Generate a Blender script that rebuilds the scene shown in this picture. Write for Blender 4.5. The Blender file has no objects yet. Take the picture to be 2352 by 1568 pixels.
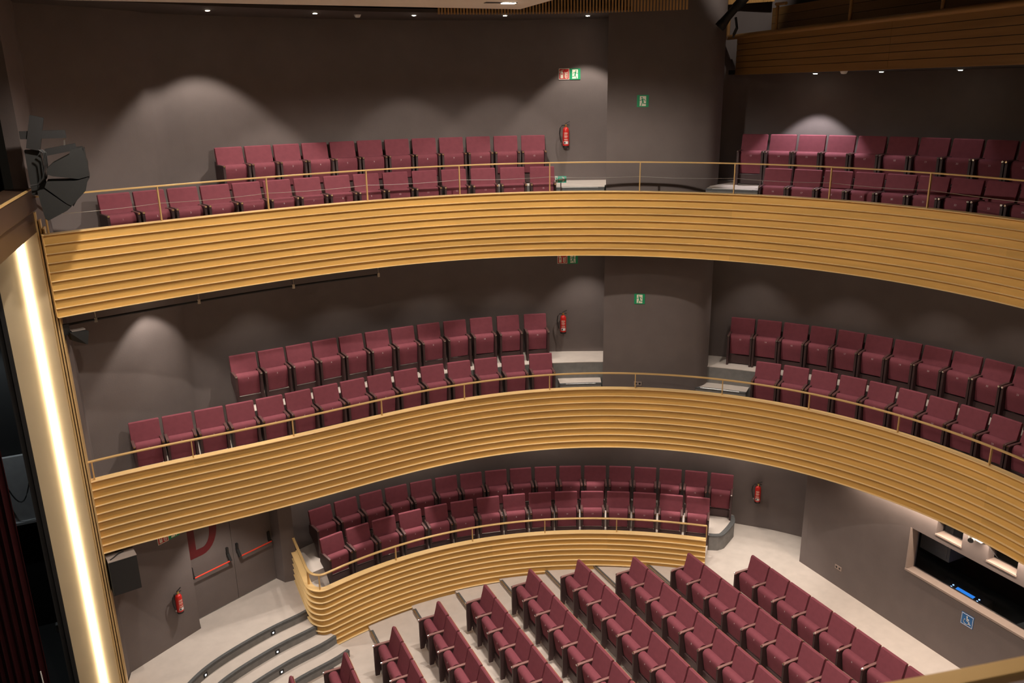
import bpy, bmesh, math, random
import numpy as np
from mathutils import Vector, Matrix

# ------------------------------------------------------------------ camera, world, exposure
scn = bpy.context.scene
COL = scn.collection
ZC = 9.6                                   # camera height above the back stalls floor (z = 0)
FPX, PITCH, ROLL, HEAD = 1899.6, 0.297541, 0.0173384, math.atan2(.427, .904)
_dn = np.array([math.sin(ROLL)*math.cos(PITCH), math.cos(ROLL)*math.cos(PITCH), math.sin(PITCH)])
_up = -_dn
_y = np.array([0, 0, 1.0]) - _up*_up[2]; _y /= np.linalg.norm(_y)
_x = np.cross(_y, _up)
_ch, _sh = math.cos(HEAD), math.sin(HEAD)
RW = np.array([[_ch, _sh, 0], [-_sh, _ch, 0], [0, 0, 1]]) @ np.array([_x, _y, _up])   # camera -> theatre axes
cd = bpy.data.cameras.new('camera'); cam = bpy.data.objects.new('camera', cd); COL.objects.link(cam)
cd.sensor_width = 36; cd.lens = FPX/2352*36; cd.clip_start = .05; cd.clip_end = 200
cd.dof.use_dof = True; cd.dof.focus_distance = 14.5; cd.dof.aperture_fstop = 4.0
m3 = Matrix([[RW[i][0], -RW[i][1], -RW[i][2]] for i in range(3)])
cam.matrix_world = Matrix.Translation((0, 0, ZC)) @ m3.to_4x4()
scn.camera = cam
w = bpy.data.worlds.new('world'); scn.world = w; w.use_nodes = True
w.node_tree.nodes['Background'].inputs[0].default_value = (1.0, .82, .62, 1)
w.node_tree.nodes['Background'].inputs[1].default_value = .004
scn.view_settings.view_transform = 'Standard'; scn.view_settings.look = 'None'
scn.view_settings.exposure = 0.25; scn.view_settings.gamma = 1; scn.view_settings.use_curve_mapping = False

# ------------------------------------------------------------------ photo pixel -> place
def ray(x, y): return RW @ np.array([(x-1176)/FPX, (y-784)/FPX, 1.0])
def at_h(x, y, h):                          # plan point at h metres below the camera
    d = ray(x, y); s = -h/d[2]; return np.array([d[0]*s, d[1]*s])
def tan_dep(x, y): d = ray(x, y); return -d[2]/math.hypot(d[0], d[1])
def azim(x, y): d = ray(x, y)[:2]; return d/np.linalg.norm(d)
def on_plane(x, y, A, B):                   # vertical plane through plan points A, B -> (distance along AB, z)
    d = ray(x, y); A = np.array(A, float); B = np.array(B, float); e = (B-A)/np.linalg.norm(B-A)
    s, u = np.linalg.solve(np.array([d[:2], -e]).T, A)
    return u, ZC+s*d[2]
def hit(P, a):
    for i in range(len(P)-1):
        A, B = P[i], P[i+1]; M = np.array([a, -(B-A)]).T
        if abs(np.linalg.det(M)) < 1e-9: continue
        s, u = np.linalg.solve(M, A)
        if -1e-6 <= u <= 1 and s > 0: return A+(B-A)*u
    return None
def Z(ox, oy, L, k=2.936): return [(ox+x/k, oy+y/k) for x, y in L]
def zh(h): return ZC-h

# ------------------------------------------------------------------ materials
MATS = {}
def mat(name, rgb, rough=.6, metal=0., var=.0, scale=6., bump=0., bscale=120., emit=None, stretch=None, spec=.5, coat=0., rnd=0.):
    m = bpy.data.materials.new(name); m.use_nodes = True; nt = m.node_tree; b = nt.nodes['Principled BSDF']
    b.inputs['Base Color'].default_value = (*rgb, 1); b.inputs['Roughness'].default_value = rough
    b.inputs['Metallic'].default_value = metal; b.inputs['Specular IOR Level'].default_value = spec
    b.inputs['Coat Weight'].default_value = coat
    tc = nt.nodes.new('ShaderNodeTexCoord'); src = tc.outputs['Object']
    if stretch:
        geo = nt.nodes.new('ShaderNodeNewGeometry')
        mp = nt.nodes.new('ShaderNodeMapping'); mp.inputs['Scale'].default_value = stretch
        nt.links.new(geo.outputs['Position'], mp.inputs[0]); src = mp.outputs[0]
    if var:
        n = nt.nodes.new('ShaderNodeTexNoise'); n.inputs['Scale'].default_value = scale; n.inputs['Detail'].default_value = 4
        nt.links.new(src, n.inputs['Vector'])
        r = nt.nodes.new('ShaderNodeValToRGB')
        r.color_ramp.elements[0].position = .3; r.color_ramp.elements[1].position = .7
        r.color_ramp.elements[0].color = (*[c*(1-var) for c in rgb], 1); r.color_ramp.elements[1].color = (*[min(1, c*(1+var)) for c in rgb], 1)
        nt.links.new(n.outputs['Fac'], r.inputs[0]); nt.links.new(r.outputs[0], b.inputs['Base Color'])
    if rnd:
        oi = nt.nodes.new('ShaderNodeObjectInfo'); mr = nt.nodes.new('ShaderNodeMapRange'); mr.inputs[3].default_value = 1-rnd; mr.inputs[4].default_value = 1+rnd
        mx = nt.nodes.new('ShaderNodeVectorMath'); mx.operation = 'SCALE'
        nt.links.new(oi.outputs['Random'], mr.inputs[0]); nt.links.new(mr.outputs[0], mx.inputs['Scale'])
        nt.links.new(r.outputs[0], mx.inputs[0]); nt.links.new(mx.outputs[0], b.inputs['Base Color'])
    if bump:
        n2 = nt.nodes.new('ShaderNodeTexNoise'); n2.inputs['Scale'].default_value = bscale
        nt.links.new(src, n2.inputs['Vector'])
        bp = nt.nodes.new('ShaderNodeBump'); bp.inputs['Strength'].default_value = bump; bp.inputs['Distance'].default_value = .01
        nt.links.new(n2.outputs['Fac'], bp.inputs['Height']); nt.links.new(bp.outputs[0], b.inputs['Normal'])
    if emit:
        b.inputs['Emission Color'].default_value = (*emit[0], 1); b.inputs['Emission Strength'].default_value = emit[1]
    MATS[name] = m; return m
mat('paint', (.152, .122, .114), .75, var=.05, scale=3, bump=.12, bscale=60)
mat('paint_dark', (.030, .024, .021), .8, var=.08, scale=3)
mat('black', (.006, .006, .006), .7, var=.1)
mat('soffit', (.07, .056, .05), .8, var=.06, scale=3)
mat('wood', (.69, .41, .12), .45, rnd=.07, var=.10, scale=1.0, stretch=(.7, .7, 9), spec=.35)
mat('ledge_wood', (.82, .60, .30), .3, var=.06, scale=1.0, stretch=(.7, .7, 9), spec=.4)
mat('cap_wood', (.78, .52, .23), .35, var=.05, scale=1.2, stretch=(1, 1, 5), spec=.45)
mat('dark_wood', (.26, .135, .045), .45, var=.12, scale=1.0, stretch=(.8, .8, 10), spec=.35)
mat('slat_wood', (.62, .36, .13), .5, var=.1, scale=3)
mat('bronze', (.66, .42, .17), .35, .25, var=.05, scale=3)
mat('fabric', (.225, .058, .076), .85, var=.07, scale=9, bump=.25, bscale=260, spec=.25)
mat('shell', (.13, .035, .04), .55, var=.1, scale=5)
mat('shell_wood', (.33, .12, .065), .5, var=.1, scale=5)
mat('arm_dark', (.055, .028, .028), .5, var=.1, scale=6)
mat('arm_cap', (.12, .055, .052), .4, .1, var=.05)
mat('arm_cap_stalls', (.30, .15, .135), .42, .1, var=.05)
mat('chrome', (.85, .84, .82), .18, 1.0, var=.02)
mat('steel', (.60, .60, .60), .3, 1.0, var=.04)
mat('number', (.62, .48, .48), .6, var=.02)
mat('carpet', (.60, .52, .465), .85, var=.05, scale=5, bump=.2, bscale=200)
mat('concrete', (.20, .19, .18), .8, var=.12, scale=8)
mat('nosing', (.10, .10, .10), .6, var=.15, scale=20)
mat('white_ceiling', (.70, .64, .58), .8, var=.02, scale=2)
mat('jamb', (.66, .52, .33), .5, var=.04, scale=2)
mat('header', (.05, .027, .016), .42, var=.1, scale=2)
mat('led', (1, 1, 1), .5, emit=((1.0, .87, .66), 8.5), var=.001)
mat('step_lens', (1, 1, 1), .5, emit=((.9, .95, 1.0), 3.0), var=.001)
mat('lamp', (1, 1, 1), .5, emit=((1.0, .86, .66), 60.0), var=.001)
mat('red_paint', (.62, .022, .018), .3, var=.04, spec=.6)
mat('bar_red', (.85, .07, .035), .35, var=.03)
mat('letter_red', (.11, .005, .008), .6, var=.05)
mat('sign_red', (.55, .02, .015), .5, var=.03)
mat('sign_green', (.012, .33, .13), .5, var=.03)
mat('sign_mint', (.06, .48, .34), .5, var=.03)
mat('sign_cream', (.90, .86, .70), .5, var=.02)
mat('sign_blue', (.02, .14, .38), .45, var=.03)
mat('white', (.80, .78, .75), .5, var=.02)
mat('grey_box', (.30, .30, .30), .6, var=.08)
mat('camera_grey', (.13, .12, .11), .6, var=.03)
mat('speaker_top', (.40, .34, .31), .5, var=.05)
mat('speaker', (.015, .015, .014), .7, var=.1, bump=.2, bscale=300)
mat('brass', (.70, .45, .16), .3, .8, var=.05)
mat('rubber', (.015, .014, .014), .6, var=.1)
mat('curtain', (.055, .002, .004), .9, var=.15, scale=4)
mat('blue_cloth', (.015, .06, .13), .8, var=.1)
mat('glass', (.02, .025, .03), .05, var=.01, spec=.8)
mat('screen_blue', (.02, .1, .3), .3, emit=((.03, .25, .85), .7), var=.01)
mat('led_blue', (.1, .3, .9), .3, emit=((.35, .55, 1.0), 1.6), var=.01)
mat('reveal', (.34, .26, .22), .7, var=.04)

# ------------------------------------------------------------------ mesh helpers
def link(o, parent=None):
    COL.objects.link(o)
    if parent is not None: o.parent = parent
    return o
def tag(o, label=None, cat=None, group=None, kind=None):
    if label: o['label'] = label
    if cat: o['category'] = cat
    if group: o['group'] = group
    if kind: o['kind'] = kind
    return o
def empty(name, loc, rz=0., label=None, cat=None, group=None, kind=None):
    o = bpy.data.objects.new(name, None); o.empty_display_size = .1
    o.location = loc; o.rotation_euler = (0, 0, rz); COL.objects.link(o)
    return tag(o, label, cat, group, kind)
class MB:
    def __init__(s, org=(0, 0, 0)): s.v = []; s.f = []; s.o = Vector(org)
    def add(s, vs, fs):
        k = len(s.v); s.v += [tuple(Vector(p)-s.o) for p in vs]; s.f += [tuple(i+k for i in f) for f in fs]; return s
    def box(s, a, b):
        x0, y0, z0 = a; x1, y1, z1 = b
        return s.add([(x0,y0,z0),(x1,y0,z0),(x1,y1,z0),(x0,y1,z0),(x0,y0,z1),(x1,y0,z1),(x1,y1,z1),(x0,y1,z1)],
                     [(0,3,2,1),(4,5,6,7),(0,1,5,4),(1,2,6,5),(2,3,7,6),(3,0,4,7)])
    def bar(s, p, q, wd, ht, up=(0, 0, 1)):            # rectangular bar from p to q
        p, q = Vector(p), Vector(q); t = (q-p).normalized(); u = Vector(up)
        if abs(t.dot(u)) > .98: u = Vector((1, 0, 0))
        r = t.cross(u).normalized()*wd/2; u = r.cross(t).normalized()*ht/2
        vs = [p-r-u, p+r-u, p+r+u, p-r+u, q-r-u, q+r-u, q+r+u, q-r+u]
        return s.add(vs, [(0,1,2,3),(4,7,6,5),(0,4,5,1),(1,5,6,2),(2,6,7,3),(3,7,4,0)])
    def tube(s, pts, r, n=8, caps=True):
        pts = [Vector(p) for p in pts]; rings = []
        for i, p in enumerate(pts):
            t = (pts[min(i+1, len(pts)-1)]-pts[max(i-1, 0)]).normalized()
            u = Vector((0, 0, 1)) if abs(t.z) < .9 else Vector((1, 0, 0))
            a = t.cross(u).normalized(); b = a.cross(t)
            rr = r[i] if isinstance(r, (list, tuple)) else r
            rings.append([p+(a*math.cos(2*math.pi*k/n)+b*math.sin(2*math.pi*k/n))*rr for k in range(n)])
        vs = [p for R in rings for p in R]; fs = []
        for i in range(len(pts)-1):
            for k in range(n): fs.append((i*n+k, i*n+(k+1) % n, (i+1)*n+(k+1) % n, (i+1)*n+k))
        if caps: fs += [tuple(range(n))[::-1], tuple((len(pts)-1)*n+k for k in range(n))]
        return s.add(vs, fs)
    def lathe(s, prof, c, n=20):                        # prof of (r, z) about vertical axis at c
        return s.tube([(c[0], c[1], c[2]+z) for r, z in prof], [max(r, 1e-4) for r, z in prof], n)
    def prism(s, poly, z0, z1):                         # plan polygon
        n = len(poly); vs = [(p[0], p[1], z0) for p in poly]+[(p[0], p[1], z1) for p in poly]
        return s.add(vs, [tuple(range(n))[::-1], tuple(range(n, 2*n))]+[(i, (i+1) % n, n+(i+1) % n, n+i) for i in range(n)])
    def side(s, poly, x0, x1, rd=0., shrink=.93):       # polygon in (y, z) extruded along x, ends softened by rd
        n = len(poly); cy = sum(p[0] for p in poly)/n; cz = sum(p[1] for p in poly)/n
        L = [(x0, shrink if rd else 1), (x1, shrink if rd else 1)]
        if rd: L = [(x0, shrink), (x0+rd*.35, .975), (x0+rd, 1), (x1-rd, 1), (x1-rd*.35, .975), (x1, shrink)]
        vs = []
        for x, k in L:
            for p in poly:
                dy, dz = p[0]-cy, p[1]-cz
                if k < 1:
                    q = math.hypot(dy, dz); m = max(0, 1-(1-k)*.12/max(q, .03)) if q else 1
                    dy, dz = dy*m, dz*m
                vs.append((x, cy+dy, cz+dz))
        fs = [tuple(range(n)), tuple(range((len(L)-1)*n, len(L)*n))[::-1]]
        for j in range(len(L)-1):
            for i in range(n): fs.append((j*n+i, (j+1)*n+i, (j+1)*n+(i+1) % n, j*n+(i+1) % n))
        return s.add(vs, fs)
    def sweep(s, path, prof, closed=True):              # prof of (d inward, z) swept along plan path (n = inward normal)
        P = np.array(path, float); nn = normals(P); k = len(prof); vs = []
        for p, q in zip(P, nn):
            for d, z in prof: vs.append((p[0]+q[0]*d, p[1]+q[1]*d, z))
        fs = []
        for i in range(len(P)-1):
            for j in range(k if closed else k-1):
                fs.append((i*k+j, i*k+(j+1) % k, (i+1)*k+(j+1) % k, (i+1)*k+j))
        if closed: fs += [tuple(range(k))[::-1], tuple((len(P)-1)*k+j for j in range(k))]
        return s.add(vs, fs)
    def loft(s, A, B, z0, z1):                          # slab between plan curves A and B of equal length
        n = len(A); vs = []
        for a, b in zip(A, B): vs += [(a[0], a[1], z1), (b[0], b[1], z1), (b[0], b[1], z0), (a[0], a[1], z0)]
        fs = [(0, 1, 2, 3), tuple((n-1)*4+j for j in (3, 2, 1, 0))]
        for i in range(n-1):
            for j in range(4): fs.append((i*4+j, (i+1)*4+j, (i+1)*4+(j+1) % 4, i*4+(j+1) % 4))
        return s.add(vs, fs)
    def mesh(s, name, mt, smooth=None):
        me = bpy.data.meshes.new(name); me.from_pydata(s.v, [], s.f); me.update()
        bm = bmesh.new(); bm.from_mesh(me); bmesh.ops.recalc_face_normals(bm, faces=bm.faces); bm.to_mesh(me); bm.free()
        me.materials.append(MATS[mt] if isinstance(mt, str) else mt)
        if smooth:
            for p in me.polygons: p.use_smooth = True
            me.set_sharp_from_angle(angle=smooth)
        return me
    def build(s, name, mt, parent=None, smooth=None):
        o = bpy.data.objects.new(name, s.mesh(name, mt, smooth)); 
        if parent is None: o.location = s.o
        return link(o, parent)
def normals(P):
    t = np.gradient(P, axis=0); t /= np.linalg.norm(t, axis=1)[:, None]
    return np.stack([t[:, 1], -t[:, 0]], 1)
def offset(P, d): P = np.array(P, float); return P+normals(P)*d
def arclen(P): return np.r_[0, np.cumsum(np.linalg.norm(np.diff(P, axis=0), axis=1))]
def resample(P, n):
    P = np.array(P, float); s = arclen(P); t = np.linspace(0, s[-1], n)
    return np.stack([np.interp(t, s, P[:, 0]), np.interp(t, s, P[:, 1])], 1)
def catmull(P, k=6):
    P = [np.array(p, float) for p in P]; P = [2*P[0]-P[1]]+P+[2*P[-1]-P[-2]]; out = []
    for i in range(1, len(P)-2):
        a, b, c, d = P[i-1:i+3]
        for j in range(k):
            t = j/k; out.append(.5*(2*b+(c-a)*t+(2*a-5*b+4*c-d)*t*t+(3*b-a-3*c+d)*t**3))
    out.append(P[-2]); return np.array(out)
def struct(name, mb, mt, label, cat, smooth=None):
    return tag(mb.build(name, mt, None, smooth), label, cat, None, 'structure')
def on(parent, mbuilder, name, mt, smooth=None):        # child of an object placed at mbuilder.o
    o = bpy.data.objects.new(name, mbuilder.mesh(name, mt, smooth)); return link(o, parent)
SM = math.radians(35)

# ------------------------------------------------------------------ main heights (metres below camera) and plan curves
H2 = dict(top=1.856, bot=3.04, rail=1.32, floor=2.41, back=1.855)
H1 = dict(top=5.75, bot=7.0, rail=5.43, floor=6.23, back=5.58)
H0 = dict(top=8.95, rail=8.63, floor=9.455, back=9.25)
CX, Y0 = 3.0, 7.4                            # the horseshoe is symmetric about Y = Y0, stage towards -X
K2 = [8.234244, -.569318, -.174171, .087223, -.007640]; T2 = 2.172
K1 = [8.681431, -1.140227, -.202741, .155115, -.015791]; T1 = 2.158
def shoe(K, t):
    t = np.asarray(t, float); r = sum(K[k]*t**(2*k) for k in range(5))
    return np.stack([CX+r*np.cos(t), Y0+r*np.sin(t)+.18*np.clip(-t, 0, 1)**2], 1)
C2 = shoe(K2, np.linspace(T2, -1.1, 240)); C1 = shoe(K1, np.linspace(T1, -1.1, 240))
B_OFF = 1.74                                 # back row offset behind the parapets
WALL = catmull([(1.04*a, 1.04*b) for a, b in [(-.98, 13.75), (0, 14.3), (1.4, 14.88), (2.4, 15.15), (3.5, 15.36), (5.1, 15.5), (6.2, 15.3), (7.3, 14.8),
        (7.84, 14.45), (8.67, 13.96), (9.7, 13.35), (10.72, 12.65), (11.3, 12.0), (11.9, 11.2), (12.4, 10.3), (12.75, 9.2), (12.92, 8.2), (12.97, 7.115)]])
def _push(W):
    th = lambda P: np.arctan2(P[:, 1]-Y0, P[:, 0]-CX); rr = lambda P: np.hypot(P[:, 1]-Y0, P[:, 0]-CX)
    t, r = th(W), rr(W); lim = np.zeros(len(W))
    for C in (C1, C2):
        O = offset(C, -(B_OFF+.16)); k = np.argsort(th(O)); lim = np.maximum(lim, np.interp(t, th(O)[k], rr(O)[k]))
    wgt = np.clip((1.93-t)/.10, 0, 1); r = np.maximum(r, lim*wgt)
    r = np.convolve(np.r_[[r[0]]*3, r, [r[-1]]*3], np.ones(7)/7, 'valid'); r = np.maximum(r, lim*wgt)
    return np.stack([CX+r*np.cos(t), Y0+r*np.sin(t)], 1)
WALL = _push(WALL)
def mirror(P): P = np.array(P); return np.stack([P[:, 0], 2*Y0-P[:, 1]], 1)[::-1]
FULLWALL = np.concatenate([WALL, mirror(WALL)[1:]])

# ------------------------------------------------------------------ lights
def spot(loc, power, size, blend=.35, target=None, color=(1, .91, .81), rad=.04, parent=None, name='light'):
    l = bpy.data.lights.new(name, 'SPOT'); l.energy = power; l.spot_size = math.radians(size); l.spot_blend = blend
    l.color = color; l.shadow_soft_size = rad
    o = bpy.data.objects.new(name, l); COL.objects.link(o)
    d = Vector(target)-Vector(loc) if target is not None else Vector((0, 0, -1))
    o.rotation_euler = d.to_track_quat('-Z', 'Y').to_euler()
    if parent is not None: o.parent = parent; o.location = Vector(loc)-Vector(parent.location)
    else: o.location = loc
    return o
LAMP_MESH = {}
def downlight(x, y, z, power, size=90, blend=.4, label='', group=None, target=None, color=(1, .91, .81), r=.045, rad=.03):
    e = empty('downlight', (x, y, z), 0, label, 'downlight', group)
    if r not in LAMP_MESH:
        LAMP_MESH[r] = (MB().lathe([(r*.7, 0), (r*.7, -.006), (r*1.25, -.006), (r*1.25, .004)], (0, 0, 0), 16).mesh('trim_ring', 'steel'),
                        MB().lathe([(r*.72, .001), (r*.72, -.012), (r*.3, -.014)], (0, 0, 0), 16).mesh('lens', 'lamp'))
    for n, me in zip(('trim_ring', 'lens'), LAMP_MESH[r]): link(bpy.data.objects.new(n, me), e)
    spot((x, y, z-.03), power, size, blend, target, color, rad, e, 'lamp_light')
    return e

# ------------------------------------------------------------------ walls, floors, ceilings
far = offset(WALL, 0)
struct('wall_auditorium', MB().sweep(resample(FULLWALL, 160), [(0, zh(7.3)), (0, zh(-2.6)), (-.2, zh(-2.6)), (-.2, zh(7.3))]), 'paint',
       'curved taupe wall behind the balcony seating', 'wall', SM)
W0 = catmull([(2.02, 15.75), (3.2, 16.17), (4.5, 16.3), (5.6, 16.22), (6.7, 16.0), (7.8, 15.65), (8.9, 15.18), (10.0, 14.55), (10.9, 13.87), (11.5, 13.33), (11.94, 12.85), (12.25, 12.5), (12.6, 11.99), (12.95, 11.4)])
struct('wall_stalls_side', MB().sweep(W0, [(0, -.9), (0, zh(6.9)), (-.15, zh(6.9)), (-.15, -.9)]), 'paint', 'curved taupe wall behind the side box seats', 'wall', SM)
# side wall with the door recess
LW = [(-.92, 13.80), (.31, 14.55)]; DA, DB = (.30, 14.86), (1.90, 15.61)
def vwall(A, B, z0, z1, th=.15):
    A, B = np.array(A, float), np.array(B, float); t = (B-A)/np.linalg.norm(B-A); n = np.array([-t[1], t[0]])*th
    return [A, B, B+n, A+n], z0, z1
mb = MB(); mb.prism(*vwall(LW[0], LW[1], -1.2, zh(6.9), .45)); struct('wall_side_front', mb, 'paint', 'taupe side wall between proscenium and double door', 'wall')
mb = MB(); mb.prism([(1.90, 15.62), (2.03, 15.37), (2.30, 15.36), (2.30, 16.0), (1.75, 16.0)], -1.0, zh(6.9)); struct('wall_pier', mb, 'paint', 'taupe pier beside the double door and box parapet', 'wall')
mb = MB(); mb.prism([(-.92, 13.80), (-1.06, 13.32), (-1.25, 13.40), (-1.25, 14.3), (-.92, 14.3)], -1.2, zh(-2.6)); struct('wall_proscenium_return', mb, 'paint', 'narrow taupe return wall beside the proscenium jamb', 'wall')
# rounded pillar with the upper exits
PIL = [(9.32, 14.85), (8.60, 13.83)]+catmull([(8.9, 13.58), (9.3, 13.28), (9.7, 13.0), (10.0, 12.86), (10.25, 12.80), (10.5, 12.88), (10.68, 13.05), (10.8, 13.3), (10.87, 13.6)], 5).tolist()+[(10.9, 14.6)]
mb = MB(); mb.prism(PIL, zh(6.35), zh(-2.6)); struct('wall_pillar', mb, 'paint', 'broad rounded taupe pillar between the two balcony seating blocks', 'wall', SM)

CAR = 'carpet'
def balcony_floor(lv, C, H, name, step, words):
    P = resample(C, 90); i = np.argmin(abs(P[:, 1]-Y0)+10*(P[:, 0] < 8)); P = P[:i+1]
    P = np.concatenate([resample(P, 70)]); W = resample(WALL, 70)
    for side in (0, 1):
        A, B = (P, W) if not side else (mirror(P), mirror(W))
        b = offset(B, .02)
        mb = MB(); mb.loft(offset(A, -.02), offset(B, -.02), zh(H['bot'])+.05, zh(H['floor']))
        struct('floor_'+name+('_near' if side else ''), mb, CAR, 'pale floor of the %s balcony%s' % (words, ' on the near side' if side else ''), 'floor', SM)
        S = offset(A, -step)
        mb = MB(); 
        top = zh(H['back']); lo = zh(H['floor'])
        d = np.linalg.norm(S-A, axis=1) < np.linalg.norm(B-A, axis=1)-.15
        d &= S[:, 0] > 1.30
        idx = np.where(d)[0]; sl = slice(idx[0], idx[-1]+1)
        mb.loft(S[sl], offset(B, -.02)[sl], lo-.02, top-.012)
        ft = struct('floor_'+name+'_tier'+('_near' if side else ''), mb, 'concrete', 'raised back tier floor of the %s balcony%s' % (words, ' on the near side' if side else ''), 'floor', SM)
        m_ = MB(); m_.loft(S[sl], offset(B, -.02)[sl], top-.012, top); on(ft, m_, 'carpet_top', CAR)
        mb = MB(); mb.loft(offset(A, -.02), offset(B, -.02), zh(H['bot'])+.02, zh(H['bot'])+.05)
        struct('ceiling_under_'+name+('_near' if side else ''), mb, 'soffit', 'dark soffit under the %s balcony%s' % (words, ' on the near side' if side else ''), 'ceiling', SM)
balcony_floor(2, C2, H2, 'upper', 1.10, 'upper')
balcony_floor(1, C1, H1, 'middle', 1.16, 'middle')

def aisle_block(C, d0, d1, px0, px1, ztop, zbot, label):
    Of = offset(C, -d0); i0, i1 = [int(np.argmin(np.linalg.norm(Of-hit(Of, azim(*p)), axis=1))) for p in (px0, px1)]
    seg = C[i0:i1+1]; a, b = offset(C, -d0)[i0:i1+1], offset(C, -d1)[i0:i1+1]
    mb = MB(); mb.loft(a, b, zbot, ztop-.012); st = struct('floor_aisle_step', mb, 'concrete', label, 'step')
    m_ = MB(); m_.loft(a, b, ztop-.012, ztop); on(st, m_, 'carpet_top', CAR)
    m_ = MB(); m_.loft(offset(C, -d0+.006)[i0:i1+1], offset(C, -d0-.05)[i0:i1+1], ztop-.035, ztop+.002); on(st, m_, 'step_edge', 'nosing')
    e = offset(C, -d0+.004)[i0+1:i1]; m_ = MB(); m_.tube([(p[0], p[1], ztop+.002) for p in e], .008, 6); on(st, m_, 'nosing_strip', 'steel', SM)
aisle_block(C1, .80, 1.18, (1287, 889), (1381, 889), zh(5.935), zh(H1['floor'])-.01, 'carpeted aisle step beside the pillar, middle balcony, proscenium side')
aisle_block(C1, .80, 1.18, (1590, 893), (1706, 908), zh(5.935), zh(H1['floor'])-.01, 'carpeted aisle step past the pillar on the middle balcony')
aisle_block(C2, .62, 1.12, (1280, 433), (1386, 433), zh(H2['back'])-.002, zh(H2['floor'])-.01, 'carpeted aisle landing beside the pillar, upper balcony, proscenium side')
aisle_block(C2, .62, 1.12, (1622, 434), (1738, 441), zh(H2['back'])-.002, zh(H2['floor'])-.01, 'carpeted aisle landing past the pillar on the upper balcony')

# stalls floor: one platform per row, 8 cm steps
ROWX = [10.07-.952*k for k in range(12)]
EDGE = [x-.07 for x in ROWX]
mb = MB((6, 7, 0))
mb.box((EDGE[0], -1.5, -1.3), (13.4, 16.2, 0.0))
for k in range(1, 9): mb.box((EDGE[k], -1.5, -1.3), (EDGE[k-1], 16.0, -.08*k))
mb.box((EDGE[10], -1.5, -1.3), (EDGE[8], 15.4, -.08*9))
mb.box((-1.0, -1.5, -1.3), (EDGE[10], 14.0, -.08*10))
floor = struct('floor', mb, CAR, 'pale stepped floor of the stalls', 'floor')
NOSE_END = [12.0, 12.75, 13.3, 13.66, 13.88, 13.98, 13.97, 13.8, 13.4]
for k in range(0, 9):
    x, z = EDGE[k], -.08*k
    m_ = MB((6, 7, 0)); m_.box((x-.012, -1.0, z-.03), (x+.05, NOSE_END[k], z+.006)); on(floor, m_, 'step_nosing', 'nosing')
    m_ = MB((6, 7, 0)); m_.tube([(x-.005, -1.0, z+.004), (x-.005, NOSE_END[k]-.04, z+.004)], .014, 8); on(floor, m_, 'nosing_strip', 'steel', SM)
# curved steps down from the door landing
STEPS = [[(2.3, 14.24), (2.09, 14.14), (1.47, 13.94), (.8, 13.64), (.33, 13.36), (0, 13.05), (-.35, 12.6), (-.7, 12.0), (-.9, 11.4)]]
base = catmull(STEPS[0], 4)
so = (1.0, 13.8, -.7)
sr = empty('stair', so, 0, 'curved carpeted steps with dark nosings descending from the door landing', 'stairs', None, 'structure')
nrm = -normals(base)                         # towards the stalls
def below_curve(off_): return base+nrm*off_
RISE = .165
for k in range(4):
    e = below_curve(.345*k); z = -RISE*k; m_ = MB(so)
    if k == 0: m_.prism([tuple(p) for p in e]+[(-1.02, 11.4), (-1.02, 13.28), (-.91, 13.80), (.32, 14.56), (.31, 14.86), (1.90, 15.60), (2.03, 15.38), (2.25, 15.38), (2.25, 14.24)], z-RISE-.02, z)
    else: m_.loft(e, below_curve(.345*(k-1)-.08), z-RISE-(.5 if k == 3 else .02), z)
    on(sr, m_, 'tread', CAR)
    er = e[::-1]
    m_ = MB(so); m_.sweep(er, [(-.055, z+.004), (.008, z+.004), (.008, z-.04), (0, z-.04), (-.0, z-.001), (-.055, z-.001)]); on(sr, m_, 'step_edge', 'nosing')
    m_ = MB(so); m_.sweep(er, [(.001, z-.045), (.006, z-.045), (.006, z-RISE), (.001, z-RISE)]); on(sr, m_, 'riser', 'concrete')
for (px, py, k) in ((627, 1454, 0), (636, 1491, 1), (645, 1531, 2), (472, 1555, 0)):
    e = below_curve(.345*k); z = -RISE*k-.10; q = hit(e[::-1], azim(px, py))
    i = np.argmin(np.linalg.norm(e-q, axis=1)); n = nrm[i]
    L = empty('step_light', (q[0]+n[0]*.006, q[1]+n[1]*.006, z), math.atan2(n[1], n[0])+math.pi/2, 'small square step light in the %s' % ('top riser beside the box parapet', 'second riser of the curved steps', 'third riser of the curved steps', 'top riser nearer the stage')[int(py > 1550)*3 or k], 'step light', 'step lights in the risers')
    link(bpy.data.objects.new('housing', MB().box((-.045, -.008, -.04), (.045, .004, .04)).mesh('housing', 'rubber')), L)
    link(bpy.data.objects.new('lens', MB().box((-.014, -.012, -.014), (.014, -.006, .014)).mesh('lens', 'step_lens')), L)

# box floor (ground level side box)
G0 = [at_h(x, y, H0['top']) for x, y in [(742, 1355), (775, 1342), (811, 1326), (909, 1289), (967, 1269), (1026, 1255), (1078, 1247), (1252, 1225), (1400, 1222), (1426, 1223), (1522, 1229), (1622, 1240)]]
g = np.array(G0); s_ = arclen(g); s_ /= s_[-1]; kx, ky = np.polyfit(s_, g[:, 0], 4), np.polyfit(s_, g[:, 1], 4)
def c0(s): s = np.asarray(s, float); return np.stack([np.polyval(kx, s), np.polyval(ky, s)], 1)
C0 = c0(np.linspace(0, 1, 60)); C0L = c0(np.linspace(-.12, 1.28, 160))
wl = resample(W0, 120); q0 = offset(C0, -.06)
box_end = at_h(1688, 1186, H0['back'])
Bw = resample(wl[:int(len(wl)*.80)], 60)
inner = [(2.32, 15.38), (2.32, 14.2), (2.36, 14.0), (2.5, 13.86)]+[tuple(p) for p in offset(c0(np.linspace(.06, 1.0, 50)), -.07)]
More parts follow.
